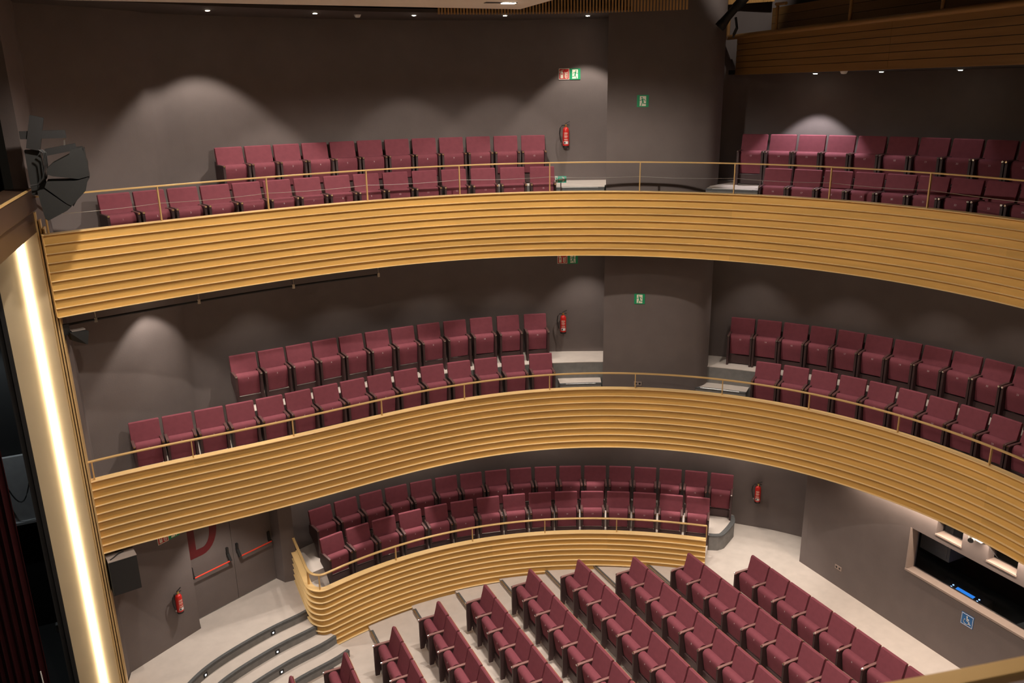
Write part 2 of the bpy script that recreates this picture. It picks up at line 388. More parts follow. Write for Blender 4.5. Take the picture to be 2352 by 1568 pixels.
back_ = [tuple(p) for p in offset(Bw, -.05)[::-1]]
mb = MB(); mb.prism(inner+back_+[(2.32, 15.9)], -.6, zh(H0['floor'])); struct('floor_box', mb, CAR, 'pale floor of the side box', 'floor')
S_ = resample(offset(c0(np.linspace(.0, 1.0, 60)), -1.12), 60); S_ = S_[S_[:, 0] > 2.36]
mb = MB(); mb.prism([(2.33, 15.2)]+[tuple(p) for p in S_]+back_+[(2.33, 15.9)], zh(H0['floor'])-.02, zh(H0['back'])); fb = struct('floor_box_tier', mb, CAR, 'raised back tier floor of the side box', 'floor')
# platform end beyond the parapet with its dark edge
PE = [S_[-1]-np.array([.1, -.1]), at_h(1628, 1230, H0['back']), at_h(1650, 1231, H0['back']), at_h(1665, 1226, H0['back']), at_h(1687, 1200, H0['back']), at_h(1688, 1186, H0['back'])+np.array([.02, .05]), Bw[-1]+np.array([-.4, .3])]
mb = MB(); mb.prism([tuple(p) for p in PE], 0.0, zh(H0['back'])+.001); pe = struct('floor_box_end', mb, 'concrete', 'rounded concrete end of the side box platform', 'floor')
m_ = MB(); m_.prism([tuple(p) for p in PE], zh(H0['back'])+.001, zh(H0['back'])+.003); on(pe, m_, 'carpet_top', CAR)
pth = np.array(PE[1:6]); 
m_ = MB(); m_.sweep(catmull(pth, 4), [(0, zh(H0['back'])+.004), (-.10, zh(H0['back'])+.004), (-.10, zh(H0['back'])-.004), (-.012, zh(H0['back'])-.03), (-.0, zh(H0['back'])-.03)]); on(pe, m_, 'step_edge', 'nosing')
q = [at_h(1626, 1236, 9.44), at_h(1658, 1240, 9.44), at_h(1658, 1247, 9.44), at_h(1624, 1247, 9.44)]
mb = MB(); mb.prism([tuple(p) for p in q], 0.0, .16); struct('floor_box_step', mb, 'concrete', 'low concrete step beside the box parapet end', 'floor')

# booth wall at the back of the stalls
BX = 11.88
bw_y = [11.07, 10.85, 10.4, 9.8, 9.0, 8.0, 7.0, 6.0, 4.5, 3.0]
mb = MB((BX, 7.5, 0))
OY0, OY1, OZ0, OZ1 = 5.9, 8.73, zh(8.37), zh(7.55)
UW = [(7.79, 8.27), (6.84, 7.33), (5.9, 6.39)]; UZ0, UZ1 = zh(7.42), zh(7.165)
ZT = zh(6.9)
ys = sorted({3.0, OY0, OY1, 11.07, *[v for u in UW for v in u]})
def solid(y0, y1, z0, z1): mb.box((BX, y0, z0), (BX+.22, y1, z1))
solid(OY1, 11.07, -.02, ZT); solid(3.0, OY0, -.02, ZT); solid(OY0, OY1, -.02, OZ0); solid(OY0, OY1, OZ1, UZ0)
solid(OY0, OY1, UZ1, ZT); 
yy = [OY0]+[v for u in sorted(UW) for v in u]+[OY1]
for a, b in zip(yy[0::2], yy[1::2]):
    if b-a > .01: solid(a, b, UZ0, UZ1)
mb.box((BX-.001, 11.07, -.02), (BX+.9, 11.22, ZT))
booth = struct('wall_booth', mb, 'paint', 'taupe back wall with the control booth windows', 'wall')
def bchild(name, mt, boxes, parent=booth):
    m = MB((BX, 7.5, 0)); [m.box(a, b) for a, b in boxes]; return on(parent, m, name, mt)
bchild('window_sill', 'reveal', [((BX-.015, OY0, OZ0-.03), (BX+.20, OY1+.03, OZ0+.006))])
bchild('window_reveal', 'reveal', [((BX-.004, OY1-.004, OZ0), (BX+.2, OY1+.03, OZ1))])
for a, b in UW: bchild('window_sill', 'reveal', [((BX-.012, a-.01, UZ0-.025), (BX+.2, b+.01, UZ0+.004))])
win = empty('window_1', (BX, 7.5, 0), 0, 'wide dark control booth window above the wheelchair sign', 'window', None, 'structure')
mgl = bpy.data.materials.new('booth_glass'); mgl.use_nodes = True
b_ = mgl.node_tree.nodes['Principled BSDF']; b_.inputs['Base Color'].default_value = (.9, .95, 1, 1); b_.inputs['Roughness'].default_value = .02; b_.inputs['Transmission Weight'].default_value = 1.0; b_.inputs['IOR'].default_value = 1.08
MATS['booth_glass'] = mgl
bchild('pane', 'booth_glass', [((BX+.17, OY0, OZ0), (BX+.176, OY1, OZ1))], win)
for i, (a, b) in enumerate(UW):
    wn = empty('window_%d' % (i+2), (BX, 7.5, 0), 0, ('small dark projection window over the left part of the booth window', 'small dark projection window beside the white security camera', 'small dark projection window at the far end of the booth')[i], 'window', None, 'structure')
    bchild('pane', 'booth_glass', [((BX+.17, a, UZ0), (BX+.176, b, UZ1))], wn)
# booth room
mb = MB((BX, 7.5, 0))
mb.box((BX+2.6, 3.0, -.02), (BX+2.7, 11.0, ZT)); mb.box((BX+.22, 10.9, -.02), (BX+2.7, 11.0, ZT)); mb.box((BX+.22, 3.0, -.02), (BX+2.7, 3.1, ZT)); mb.box((BX+.2, 3.0, ZT-.05), (BX+2.7, 11, ZT)); mb.box((BX+.2, 3.0, -.05), (BX+2.7, 11, -.01))
struct('wall_booth_interior', mb, 'black', 'black inner walls of the control booth', 'wall')
bd = empty('control_desk', (BX+.55, 7.3, 0), 0, 'black control desk behind the booth window', 'desk')
for nm, a, b in (('desk_top', (BX+.23, 4.5, .86), (BX+1.0, 10.0, .90)), ('desk_panel', (BX+.9, 4.6, 0), (BX+.95, 9.9, .86)), ('desk_leg', (BX+.25, 4.6, 0), (BX+.3, 4.66, .86)), ('desk_leg', (BX+.25, 9.8, 0), (BX+.3, 9.86, .86))):
    m = MB((BX+.55, 7.3, 0)); m.box(a, b); on(bd, m, nm, 'black')
con = empty('lighting_console', (BX+.45, 7.95, .90), 0, 'lighting console with glowing blue screen on the booth desk', 'console')
m = MB(); m.add([(-.2, -.42, 0), (.25, -.42, 0), (.25, .42, 0), (-.2, .42, 0), (-.2, -.42, .05), (.25, -.42, .16), (.25, .42, .16), (-.2, .42, .05)], [(0,3,2,1),(4,5,6,7),(0,1,5,4),(1,2,6,5),(2,3,7,6),(3,0,4,7)]); on(con, m, 'body', 'rubber')
for j in range(2):
    m = MB(); x0 = -.10+.14*j; zz = lambda x: .05+.11*(x+.2)/.45+.004
    m.add([(x0, -.17, zz(x0)), (x0+.10, -.17, zz(x0+.10)), (x0+.10, .17, zz(x0+.10)), (x0, .17, zz(x0))], [(0, 1, 2, 3)]); on(con, m, 'screen', 'screen_blue')
for j in range(5):
    for sy in (-.25, .25):
        x0 = -.10+.055*j; m = MB(); m.box((x0, sy-.012, .05+.11*(x0+.2)/.45), (x0+.018, sy+.012, .05+.11*(x0+.2)/.45+.012)); on(con, m, 'button', 'led_blue')
cab = empty('equipment_cabinet', (BX+.95, 8.75, 0), 0, 'light grey equipment cabinet hanging inside the control booth', 'cabinet')
m = MB(); m.box((-.3, -.35, 1.35), (.35, .25, 2.35)); on(cab, m, 'body', 'grey_box'); m = MB(); m.box((-.31, -.3, 1.4), (-.3, .2, 2.3)); on(cab, m, 'door', 'grey_box')
m = MB((BX+.75, 6.95, .90)); m.prism([(BX+.62, 6.85), (BX+.85, 6.8), (BX+.9, 7.05), (BX+.66, 7.08)], .90, .915); tag(m.build('paper_stack', 'grey_box'), 'pale paper sheets lying on the booth desk', 'paper')

# proscenium: jamb, led strip, trims, header, stage
JY = 13.30; JX0, JX1 = -1.64, -1.06
zj1 = zh(1.3)
mb = MB((-1.3, JY, 0)); mb.box((JX0, JY, -1.6), (-1.345, JY+.4, zj1)); mb.box((-1.245, JY, -1.6), (JX1, JY+.4, zj1)); mb.box((-1.345, JY+.03, -1.6), (-1.245, JY+.4, zj1))
jb = struct('wall_proscenium_jamb', mb, 'jamb', 'golden proscenium jamb with a vertical light strip', 'wall')
m = MB((-1.3, JY, 0)); m.box((-1.335, JY-.035, -1.6), (-1.255, JY+.03, zj1-.02)); tag(on(jb, m, 'light_strip', 'led'), 'glowing white vertical light strip')
for j in range(3):
    m = MB((-1.04+.045*j, JY, 0)); x = -1.055+.036*j; m.box((x, JY-.02+.012*j, -1.4), (x+.022, JY+.3, zh(1.55+.12*j))); tag(m.build('trim_%d' % (j+1), 'cap_wood'), 'thin golden vertical trim along the proscenium jamb', 'trim', 'proscenium trims', 'structure')
mb = MB((-1.7, JY, 0)); mb.box((-1.70, JY-.01, -1.6), (-1.645, JY+.5, zj1)); mb.box((-1.78, JY+.05, -1.6), (-1.71, JY+.5, zj1)); struct('trim_4', mb, 'rubber', 'black metal frame edge behind the golden proscenium jamb', 'trim')
hd = catmull([(-1.0, 13.34), (-1.10, 12.3), (-1.22, 11.0), (-1.32, 9.5), (-1.36, 7.4), (-1.32, 5.3), (-1.22, 3.8), (-1.1, 2.5), (-1.0, 1.46)], 4)
hd_r = hd[::-1]
def hsweep(pr): return MB((-1.3, 7.4, zh(1.5))).sweep(hd, pr)
mb = hsweep([(.35, zh(1.82)), (.35, zh(1.22)), (0, zh(1.22)), (-.0, zh(1.50)), (.05, zh(1.54)), (.05, zh(1.82))])
hdr = struct('wall_proscenium_header', mb, 'header', 'brown wooden header beam over the stage opening', 'wall', SM)
m = hsweep([(.02, zh(1.205)), (-.012, zh(1.205)), (-.012, zh(1.225)), (.02, zh(1.225))]); on(hdr, m, 'edge_bead', 'bronze')
mb = MB(); mb.sweep([(-2.2, 14.4), (-2.2, .5)], [(0, zh(1.9)), (0, zh(-2.6)), (.1, zh(-2.6)), (.1, zh(1.9))]); struct('wall_above_stage', mb, 'paint_dark', 'dark wall above the stage opening', 'wall')
mb = MB(); mb.box((-8, -3, -2.2), (-1.64, 18, -.35)); struct('floor_stage', mb, 'black', 'black stage floor', 'floor')
mb = MB(); mb.box((-8, 16.6, -.4), (-1.7, 16.8, 10)); mb.box((-8.2, -3, -.4), (-8, 16.8, 10)); struct('wall_stage_wing', mb, 'black', 'black wall of the stage wing', 'wall')
mb = MB((-3, 16.5, 3)); u0, z0 = on_plane(40, 1195, (-8, 16.55), (0, 16.55)); u1, z1 = on_plane(40, 1045, (-8, 16.55), (0, 16.55))
mb.box((-4.5, 16.5, z0), (-1.9, 16.58, z1)); mb.box((-4.5, 16.42, z0-.05), (-1.9, 16.58, z0)); tag(mb.build('wing_panel', 'grey_box'), 'pale grey panel on the wing wall behind the proscenium jamb', 'panel')
cb = []
for i in range(13):
    t = i/12; cb.append((-2.6+t*.5, 16.35, z1-.1-(.75 if True else 0)*math.sin(math.pi*(t*.9+.05))*1.0))
m = MB(cb[0]); m.tube(cb, .012, 6); tag(m.build('hanging_cable', 'rubber', None, SM), 'black cable looping down in front of the pale wing panel', 'cable')
m = MB((-2.9, 14.2, -.3)); path = []
for i in range(60):
    t = i/59; path.append((-2.12-1.5*t, 13.75+1.35*t+.05*math.sin(t*70)))
m.sweep(path, [(0, -.3), (0, 4.6), (.012, 4.6), (.012, -.3)]); tag(m.build('stage_curtain', 'curtain', None, math.radians(80)), 'dark red pleated stage curtain in the wing', 'curtain')
u, z = on_plane(98, 1540, (-2.0, 13.0), (-1.0, 13.0)); 
m = MB((-2.0+u, 13.0, -.35)); m.bar((-2.0+u, 13.0, -.35), (-2.0+u-.03, 13.0, z), .014, .014); tag(m.build('white_pole', 'white'), 'thin white pole standing at the stage edge', 'pole')
m = MB((-1.95, 13.3, -.35)); m.box((-2.1, 13.0, -.35), (-1.72, 13.6, -.2)); tag(m.build('blue_case', 'blue_cloth'), 'low dark blue case on the stage beside the jamb', 'case')
m = MB((-2.0, 14.2, 1)); u, z = on_plane(140, 1438, (-3, 14.2), (0, 14.2)); m.box((-3+u-.07, 14.15, z-.07), (-3+u+.07, 14.25, z+.07)); 
sb = empty('junction_box', (-3+u, 14.2, z), 0, 'small dusty junction box with hanging wire in the wing', 'junction box')
m.o = Vector((-3+u, 14.2, z)); m.v = []; m.f = []; m.box((-3+u-.07, 14.15, z-.07), (-3+u+.07, 14.25, z+.07)); on(sb, m, 'box', 'grey_box')
m = MB((-3+u, 14.2, z)); m.tube([(-3+u, 14.15, z-.06), (-3+u+.0, 14.14, z-.7)], .008, 6); on(sb, m, 'wire', 'grey_box')

# ceilings
zc2 = zh(-1.27)
P = resample(C2, 90); P = resample(P[:np.argmin(abs(P[:, 1]-Y0)+10*(P[:, 0] < 8))+1], 70); Wr = resample(WALL, 70)
mb = MB(); mb.prism([tuple(p) for p in offset(P, -.25) if p[0] < 8.7]+[(9.0, 13.9), (9.1, 14.9)]+[tuple(p) for p in offset(Wr, -.1)[::-1] if p[0] < 9.1], zc2, zc2+.06); struct('ceiling_upper', mb, 'soffit', 'dark ceiling over the upper balcony seats', 'ceiling')
mb = MB(); mb.loft(mirror(offset(P, -.25)), mirror(offset(Wr, -.1)), zc2, zc2+.06); struct('ceiling_upper_near', mb, 'soffit', 'dark ceiling over the near upper balcony seats', 'ceiling')
mb = MB(); mb.box((-3, -4, zh(-2.6)), (15, 19, zh(-2.6)+.1)); struct('ceiling', mb, 'paint_dark', 'dark ceiling of the auditorium', 'ceiling')
zs = zh(-1.2)
mb = MB((1.5, 7.4, zs)); mb.prism([(-2.1, 13.22), (6.28, 12.78), (6.1, 11.33), (5.7, 7.4), (6.1, 3.5), (6.28, 2.0), (-2.1, 1.6)], zs, zs+.35); cl = struct('ceiling_panel', mb, 'white_ceiling', 'white suspended ceiling panel over the auditorium', 'ceiling')
# vertical slats above the upper ceiling edge
up = resample(offset(P, -.22), 300); sl = MB(); a0, a1 = None, None
for i in range(0, 300):
    p = up[i]
    if 5.5 < p[0] < 9.4 and p[1] > 11: 
        t = up[min(i+1, 299)]-up[i-1]; t /= np.linalg.norm(t)
        sl.bar((p[0]-t[0]*.0, p[1], zc2-.03), (p[0], p[1], zc2+1.2), .03, .03, (t[0], t[1], 0))
slo = sl.build('slat_screen', 'slat_wood'); tag(slo, 'vertical wooden slats hanging above the upper balcony ceiling edge', 'slat screen', None, 'stuff')

# ------------------------------------------------------------------ parapets with ledged boards
def parapet(name, label, path_sections, ztop, course, n, zmins=None, thick=.09, backs=True):
    org = (*path_sections[0][0], ztop); root = empty(name, org, 0, label, 'parapet', None, 'structure')
    for j, sec in enumerate(path_sections):
        zmin = zmins[j] if zmins else -99
        for i in range(n):
            z1 = ztop-.014-i*course; z0 = max(ztop-.014-(i+1)*course, zmin)
            if z1 < zmin+.01: continue
            g = offset(sec, 0)
            m = MB(org); m.sweep(g, [(-.02, z0), (-.02, z1), (0, z1), (0, z0)]); on(root, m, 'fascia_board', 'wood', SM)
            if z0 > zmin+.001:
                m = MB(org); m.sweep(g, [(-.01, z0-.004), (-.01, z0+.004), (.036, z0+.004), (.040, z0+.001), (.040, z0-.004)]); on(root, m, 'ledge', 'ledge_wood', SM)
        if backs:
            m = MB(org); m.sweep(sec, [(-thick, max(ztop-.014-n*course, zmin)-.005), (-thick, ztop-.014), (-.02, ztop-.014), (-.02, max(ztop-.014-n*course, zmin)-.005)]); on(root, m, 'core', 'dark_wood', SM)
        m = MB(org); m.sweep(sec, [(-thick-.005, ztop-.014), (-thick-.005, ztop), (.038, ztop), (.042, ztop-.004), (.042, ztop-.014)]); on(root, m, 'cap', 'cap_wood', SM)
    return root
def theta(px, K, h): p = at_h(*px, h); return math.atan2(p[1]-Y0, p[0]-CX)
POST2 = [(376, 508), (626, 484), (847, 462), (1057, 447), (1264, 439), (1473, 437), (1684, 445), (1901, 458), (2125, 478)]
POST1 = [(446, 1052), (671, 997), (876, 948), (1068, 916), (1263, 895), (1458, 893), (1656, 909), (1857, 940), (2063, 992), (2275, 1067)]
t2 = [theta(p, K2, H2['top']) for p in POST2]; t1 = [theta(p, K1, H1['top']) for p in POST1]
def sections(K, tm, cuts):
    ts = [tm]+cuts+[0.0]; full = ts+[-v for v in ts[::-1][1:]]
    return [shoe(K, np.linspace(a, b, max(4, int(abs(a-b)*8/.22)))) for a, b in zip(full[:-1], full[1:])]
parapet('balcony_parapet', 'curved golden wood parapet of the upper balcony with ledged boards', sections(K2, T2, [t2[0], t2[4], t2[6]]), zh(H2['top']), (H2['bot']-H2['top'])/9, 9)
parapet('balcony_parapet', 'curved golden wood parapet of the middle balcony with ledged boards', sections(K1, T1, [t1[0], t1[4], t1[6]]), zh(H1['top']), (H1['bot']-H1['top'])/9, 9)
ret = [np.array([2.25, 15.40]), np.array([2.25, 14.6]), np.array([2.25, 14.12])]
cc0 = c0([.045])[0]
corner = catmull([(2.25, 14.3), (2.252, 14.1), (2.285, 13.93), (2.38, 13.80), (2.52, 13.755), tuple(cc0)], 5)
first = np.concatenate([[(2.25, 15.40)], [(2.25, 14.9)], corner, c0(np.linspace(.06, .12, 4))])
L0S = [first, c0(np.linspace(.12, .45, 14)), c0(np.linspace(.45, .75, 14)), c0(np.linspace(.75, 1.0, 12))]
parapet('box_parapet', 'curved golden wood parapet of the side box beside the stalls', L0S, zh(H0['top']), .126, 11, [-.70, -.56, -.38, -.16])

# ------------------------------------------------------------------ handrails
def handrail(name, label, path, zr, zt, posts, wire=None, r=(.052, .022), endpost=None):
    org = (*path[0], zt); root = empty(name, org, 0, label, 'handrail')
    m = MB(org); w_, h_ = r; m.sweep(path, [(-w_/2, zr-h_), (-w_/2, zr-.004), (-w_/2+.005, zr), (w_/2-.005, zr), (w_/2, zr-.004), (w_/2, zr-h_)]); on(root, m, 'rail', 'bronze', SM)
    for p, n in posts:
        m = MB(org); t = np.array([-n[1], n[0]])
        a = p-t*.009; b = p+t*.009
        m.prism([tuple(a-n*.02), tuple(b-n*.02), tuple(b+n*.02), tuple(a+n*.02)], zt-.002, zr-h_+.004); on(root, m, 'post', 'bronze')
    if wire is not None:
        for (p, n), (q, n2) in zip(posts[:-1], posts[1:]):
            m = MB(org); c = [(*(p+(q-p)*t), wire-.018*4*t*(1-t)) for t in np.linspace(0, 1, 9)]; m.tube(c, .0035, 5); on(root, m, 'wire', 'steel', SM)
        for p, n in posts[3::4]:
            i = posts.index((p, n)) if False else None
    return root
def shoe_posts(K, ts, d=-.03):
    out = []
    for t in ts:
        P_ = shoe(K, [t+.01, t, t-.01]); n = normals(P_)[1]; out.append((P_[1]+n*d, n))
    return out
def rail_ts(t, tm): 
    st = [tm-.012]+t; d = t[-2]-t[-1]; full = st[:]
    x = full[-1]-d
    while x > d*.45: full.append(x); x -= d
    return full+[-v for v in full[::-1] if v > .08]
f2 = rail_ts(t2, T2); f1 = rail_ts(t1, T1)
handrail('handrail', 'slim bronze handrail with mid wire on the upper balcony parapet', offset(shoe(K2, np.linspace(T2, -T2, 150)), -.03), zh(H2['rail']), zh(H2['top']), shoe_posts(K2, f2), wire=(zh(H2['rail'])+zh(H2['top']))/2)
handrail('handrail', 'slim bronze handrail on the middle balcony parapet', offset(shoe(K1, np.linspace(T1, -T1, 150)), -.03), zh(H1['rail']), zh(H1['top']), shoe_posts(K1, f1))
p0 = np.concatenate(L0S); keep = [0]+[i for i in range(1, len(p0)) if np.linalg.norm(p0[i]-p0[i-1]) > 1e-4]; p0 = p0[keep]
r0 = offset(p0, -.03)
PX0 = [(711, 1340), (735, 1358), (909, 1289), (1080, 1247), (1252, 1225), (1426, 1223), (1622, 1240)]
posts0 = [(r0[0]+np.array([0, -.01]), np.array([1., 0]))]
for px in PX0:
    q = at_h(*px, H0['top']); i = np.argmin(np.linalg.norm(r0-q, axis=1)); posts0.append((r0[i], normals(r0)[i]))
handrail('handrail', 'bronze handrail on the side box parapet with rounded corner', r0, zh(H0['rail']), zh(H0['top']), posts0)

# ------------------------------------------------------------------ seats
SH = .93
BACK = [(.135, .38), (.105, .50), (.060, .66), (.022, .80), (.004, .88), (-.006, .915), (-.025, .93), (-.048, .925), (-.058, .90), (-.050, .80), (-.018, .66), (.03, .50), (.065, .38)]
SHELL = [(.05, .30), (.018, .50), (-.032, .66), (-.064, .80), (-.072, .905), (-.060, .905), (-.050, .80), (-.018, .66), (.03, .50), (.064, .30)]
CUSH = [(.125, .205), (.128, .40), (.122, .54), (.130, .59), (.158, .628), (.205, .640), (.252, .630), (.284, .598), (.292, .555), (.280, .46), (.255, .33), (.232, .215), (.205, .20), (.150, .195)]
PANEL = [(-.075, .40), (-.055, .585), (-.02, .62), (.33, .62), (.36, .60), (.362, .30), (.36, 0.0), (.285, 0.0), (.255, .10), (.16, .24), (.04, .33)]
CAP = [(-.03, .62), (-.03, .640), (.335, .640), (.362, .630), (.372, .615), (.362, .605), (.335, .62)]
def seat_meshes(pitch, wb, wc, arm_x, capmat='arm_cap'):
    D = {}
    D['backrest'] = MB().side(BACK, -wb/2, wb/2, .02).mesh('backrest', 'fabric', SM)
    D['back_shell'] = MB().side(SHELL, -wb/2+.004, wb/2-.004).mesh('back_shell', 'shell_wood', SM)
    D['seat_cushion'] = MB().side(CUSH, -wc/2, wc/2, .022).mesh('seat_cushion', 'fabric', SM)
    D['arm_panel'] = [MB().side(PANEL, x-.019, x+.019).mesh('arm_panel', 'arm_dark') for x in arm_x]
    D['arm_cap'] = [MB().side(CAP, x-.022, x+.022, .006).mesh('arm_cap', capmat, SM) for x in arm_x]
    D['arm_tip'] = [MB().tube([(x, .352, .627), (x, .378, .627)], .017, 10).mesh('arm_tip', 'chrome', SM) for x in arm_x]
    D['base_rail_and_shade'] = MB().box((-wc/2-.02, .215, .02), (wc/2+.02, .255, .19)).mesh('base_rail_and_shade', 'arm_dark')  # low rail, raised so its dark face stands in for the under-cushion shade
    D['hinge'] = MB().box((-wc/2-.018, .20, .19), (-wc/2-.002, .24, .225)).mesh('hinge', 'chrome')
    return D
BAL = seat_meshes(.545, .478, .400, (-.226, .226))
BOX = seat_meshes(.575, .490, .410, (-.236, .236))
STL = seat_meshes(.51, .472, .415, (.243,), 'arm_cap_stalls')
NUM = {}
def number_mesh(n):
    if n not in NUM:
        c = bpy.data.curves.new('n', 'FONT'); c.body = str(n); c.size = .042; c.align_x = 'CENTER'; c.extrude = .0008
        o = bpy.data.objects.new('n', c); COL.objects.link(o); bpy.context.view_layer.update()
        me = bpy.data.meshes.new_from_object(o.evaluated_get(bpy.context.evaluated_depsgraph_get()))
        bpy.data.objects.remove(o); me.materials.clear(); me.materials.append(MATS['number'])
        # stand it on the rounded front edge of the tipped-up cushion, facing forward (+y) and slightly up
        R = Matrix.Translation((0, .2935, .535)) @ Matrix.Rotation(math.pi, 4, 'Z') @ Matrix.Rotation(math.radians(86), 4, 'X')
        me.transform(R); NUM[n] = me
    return NUM[n]
ORD = ['first', 'second', 'third', 'fourth', 'fifth', 'sixth', 'seventh', 'eighth', 'ninth', 'tenth', 'eleventh', 'twelfth', 'thirteenth', 'fourteenth', 'fifteenth', 'sixteenth', 'seventeenth', 'eighteenth', 'nineteenth', 'twentieth']
def place_seat(x, y, z, f, D, num, label, group):
    e = empty('theatre_seat', (x, y, z), math.atan2(f[1], f[0])-math.pi/2, label, 'seat', group)
    for k in ('backrest', 'back_shell', 'seat_cushion', 'base_rail_and_shade', 'hinge'): link(bpy.data.objects.new(k, D[k]), e)
    for p, c, t in zip(D['arm_panel'], D['arm_cap'], D['arm_tip']):
        po = link(bpy.data.objects.new('arm_panel', p), e)
        link(bpy.data.objects.new('arm_cap', c), po); link(bpy.data.objects.new('arm_tip', t), po)
    if num: link(bpy.data.objects.new('seat_number', number_mesh(num)), e)
    return e
def seat_row(pix, C, d, h_floor, D, wb, n, num0, phrase, group):
    O = offset(C, -d); pts = []
    for p in pix:
        q = hit(O, azim(*p)); 
        if q is not None: pts.append(q)
    s_all = arclen(O); idx = [s_all[np.argmin(np.linalg.norm(O-q, axis=1))] for q in pts]
    k = np.polyfit(np.arange(len(idx)), idx, 2 if len(idx) > 10 else 1)
    S_i = [float(np.polyval(k, i)) for i in range(n)]
    anchor = n-1 if num0 == 1 else 0           # keep the aisle end fixed, never closer than the arms allow
    for i in range(anchor-1, -1, -1): S_i[i] = min(S_i[i], S_i[i+1]-wb-.052)
    for i in range(anchor+1, n): S_i[i] = max(S_i[i], S_i[i-1]+wb+.052)
    for i in range(n):
        s = S_i[i]+wb/2+.01; j = np.searchsorted(s_all, s); j = min(max(j, 1), len(O)-1)
        t = (s-s_all[j-1])/(s_all[j]-s_all[j-1]); p = O[j-1]+(O[j]-O[j-1])*t; nn = O[j]-O[j-1]; nn /= np.linalg.norm(nn); f = (nn[1], -nn[0])
        place_seat(p[0], p[1], zh(h_floor), f, D, num0+i, phrase % ORD[i], group)
R = {}
R['2FL'] = Z(0,0,[(645,1320),(885,1305),(1118,1280),(1345,1262),(1560,1243),(1782,1222),(1985,1205),(2180,1190)])+Z(780,0,[(80,1172),(285,1155),(482,1145),(668,1137),(870,1128),(1070,1122),(1270,1120)])
R['2BL'] = Z(0,0,[(1438,1010),(1643,1000),(1840,988),(2030,967),(2215,958)])+Z(780,0,[(110,940),(287,935),(482,930),(665,925),(855,918),(1045,915),(1232,912)])
R['2FR'] = Z(1552,0,[(595,1140),(800,1150),(1003,1160),(1213,1172),(1430,1187),(1645,1202),(1875,1217),(2105,1237)])
R['2BR'] = Z(1552,0,[(428,915),(620,925),(815,935),(1003,942),(1205,950),(1400,957),(1605,963),(1812,972)])
R['1FL'] = Z(0,500,[(880,1410),(1095,1355),(1308,1310),(1520,1265),(1725,1217),(1915,1175),(2112,1132)])+Z(780,500,[(0,1098),(180,1065),(362,1025),(540,993),(732,968),(915,950),(1103,933),(1297,922)])
R['1FR'] = Z(1552,500,[(525,975),(717,1003),(905,1032),(1105,1067),(1303,1107),(1503,1152),(1703,1205),(1912,1262),(2120,1327)])
R['1BL'] = Z(0,500,[(1550,955),(1745,900),(1930,865),(2115,830),(2300,795)])+Z(780,500,[(175,767),(350,740),(527,707),(703,692),(880,675),(1050,668),(1237,660)])
R['1BR'] = Z(1552,500,[(362,690),(537,700),(720,723),(905,745),(1090,770),(1275,800),(1470,838),(1660,875),(1865,925),(2075,975)])
R['0F'] = Z(600,1034,[(405,580),(585,525),(757,480),(930,430),(1107,390),(1282,353),(1452,327),(1627,308),(1805,292),(1980,285),(2157,280)])+Z(1200,1034,[(577,280),(752,287),(930,297),(1100,312)])
R['0B'] = Z(600,1034,[(325,400),(500,345),(667,300),(837,253),(1003,220),(1160,190),(1337,163),(1510,147),(1680,127),(1837,120),(2010,112),(2180,110)])+Z(1200,1034,[(590,112),(760,115),(935,122),(1110,142),(1260,160)])
T_ = 'burgundy tip-up seat'
seat_row(R['2FL'], C2, .95, H2['floor'], BAL, .478, 15, 1, '%s '+T_+' from the proscenium, front row of upper balcony', 'front row seats, upper balcony, proscenium side')
seat_row(R['2BL'], C2, B_OFF, H2['back'], BAL, .478, 12, 1, '%s '+T_+' from the proscenium, back row of upper balcony', 'back row seats, upper balcony, proscenium side')
seat_row(R['2FR'], C2, .95, H2['floor'], BAL, .478, 9, 16, '%s '+T_+' past the rounded pillar, front row of upper balcony', 'front row seats, upper balcony, past the pillar')
seat_row(R['2BR'], C2, B_OFF, H2['back'], BAL, .478, 10, 13, '%s '+T_+' past the rounded pillar, back row of upper balcony', 'back row seats, upper balcony, past the pillar')
seat_row(R['1FL'], C1, .97, H1['floor'], BAL, .478, 15, 1, '%s '+T_+' from the proscenium, front row of middle balcony', 'front row seats, middle balcony, proscenium side')
seat_row(R['1BL'], C1, B_OFF, H1['back'], BAL, .478, 12, 1, '%s '+T_+' from the proscenium, back row of middle balcony', 'back row seats, middle balcony, proscenium side')
seat_row(R['1FR'], C1, .97, H1['floor'], BAL, .478, 10, 16, '%s '+T_+' past the rounded pillar, front row of middle balcony', 'front row seats, middle balcony, past the pillar')
seat_row(R['1BR'], C1, B_OFF, H1['back'], BAL, .478, 11, 13, '%s '+T_+' past the rounded pillar, back row of middle balcony', 'back row seats, middle balcony, past the pillar')
seat_row(R['0F'], C0L, 1.0, H0['floor'], BOX, .49, 15, 1, '%s '+T_+' from the double door, front row of side box', 'front row seats of the side box')
seat_row(R['0B'], C0L, 1.85, H0['back'], BOX, .49, 17, 1, '%s '+T_+' from the double door, back row of side box', 'back row seats of the side box')
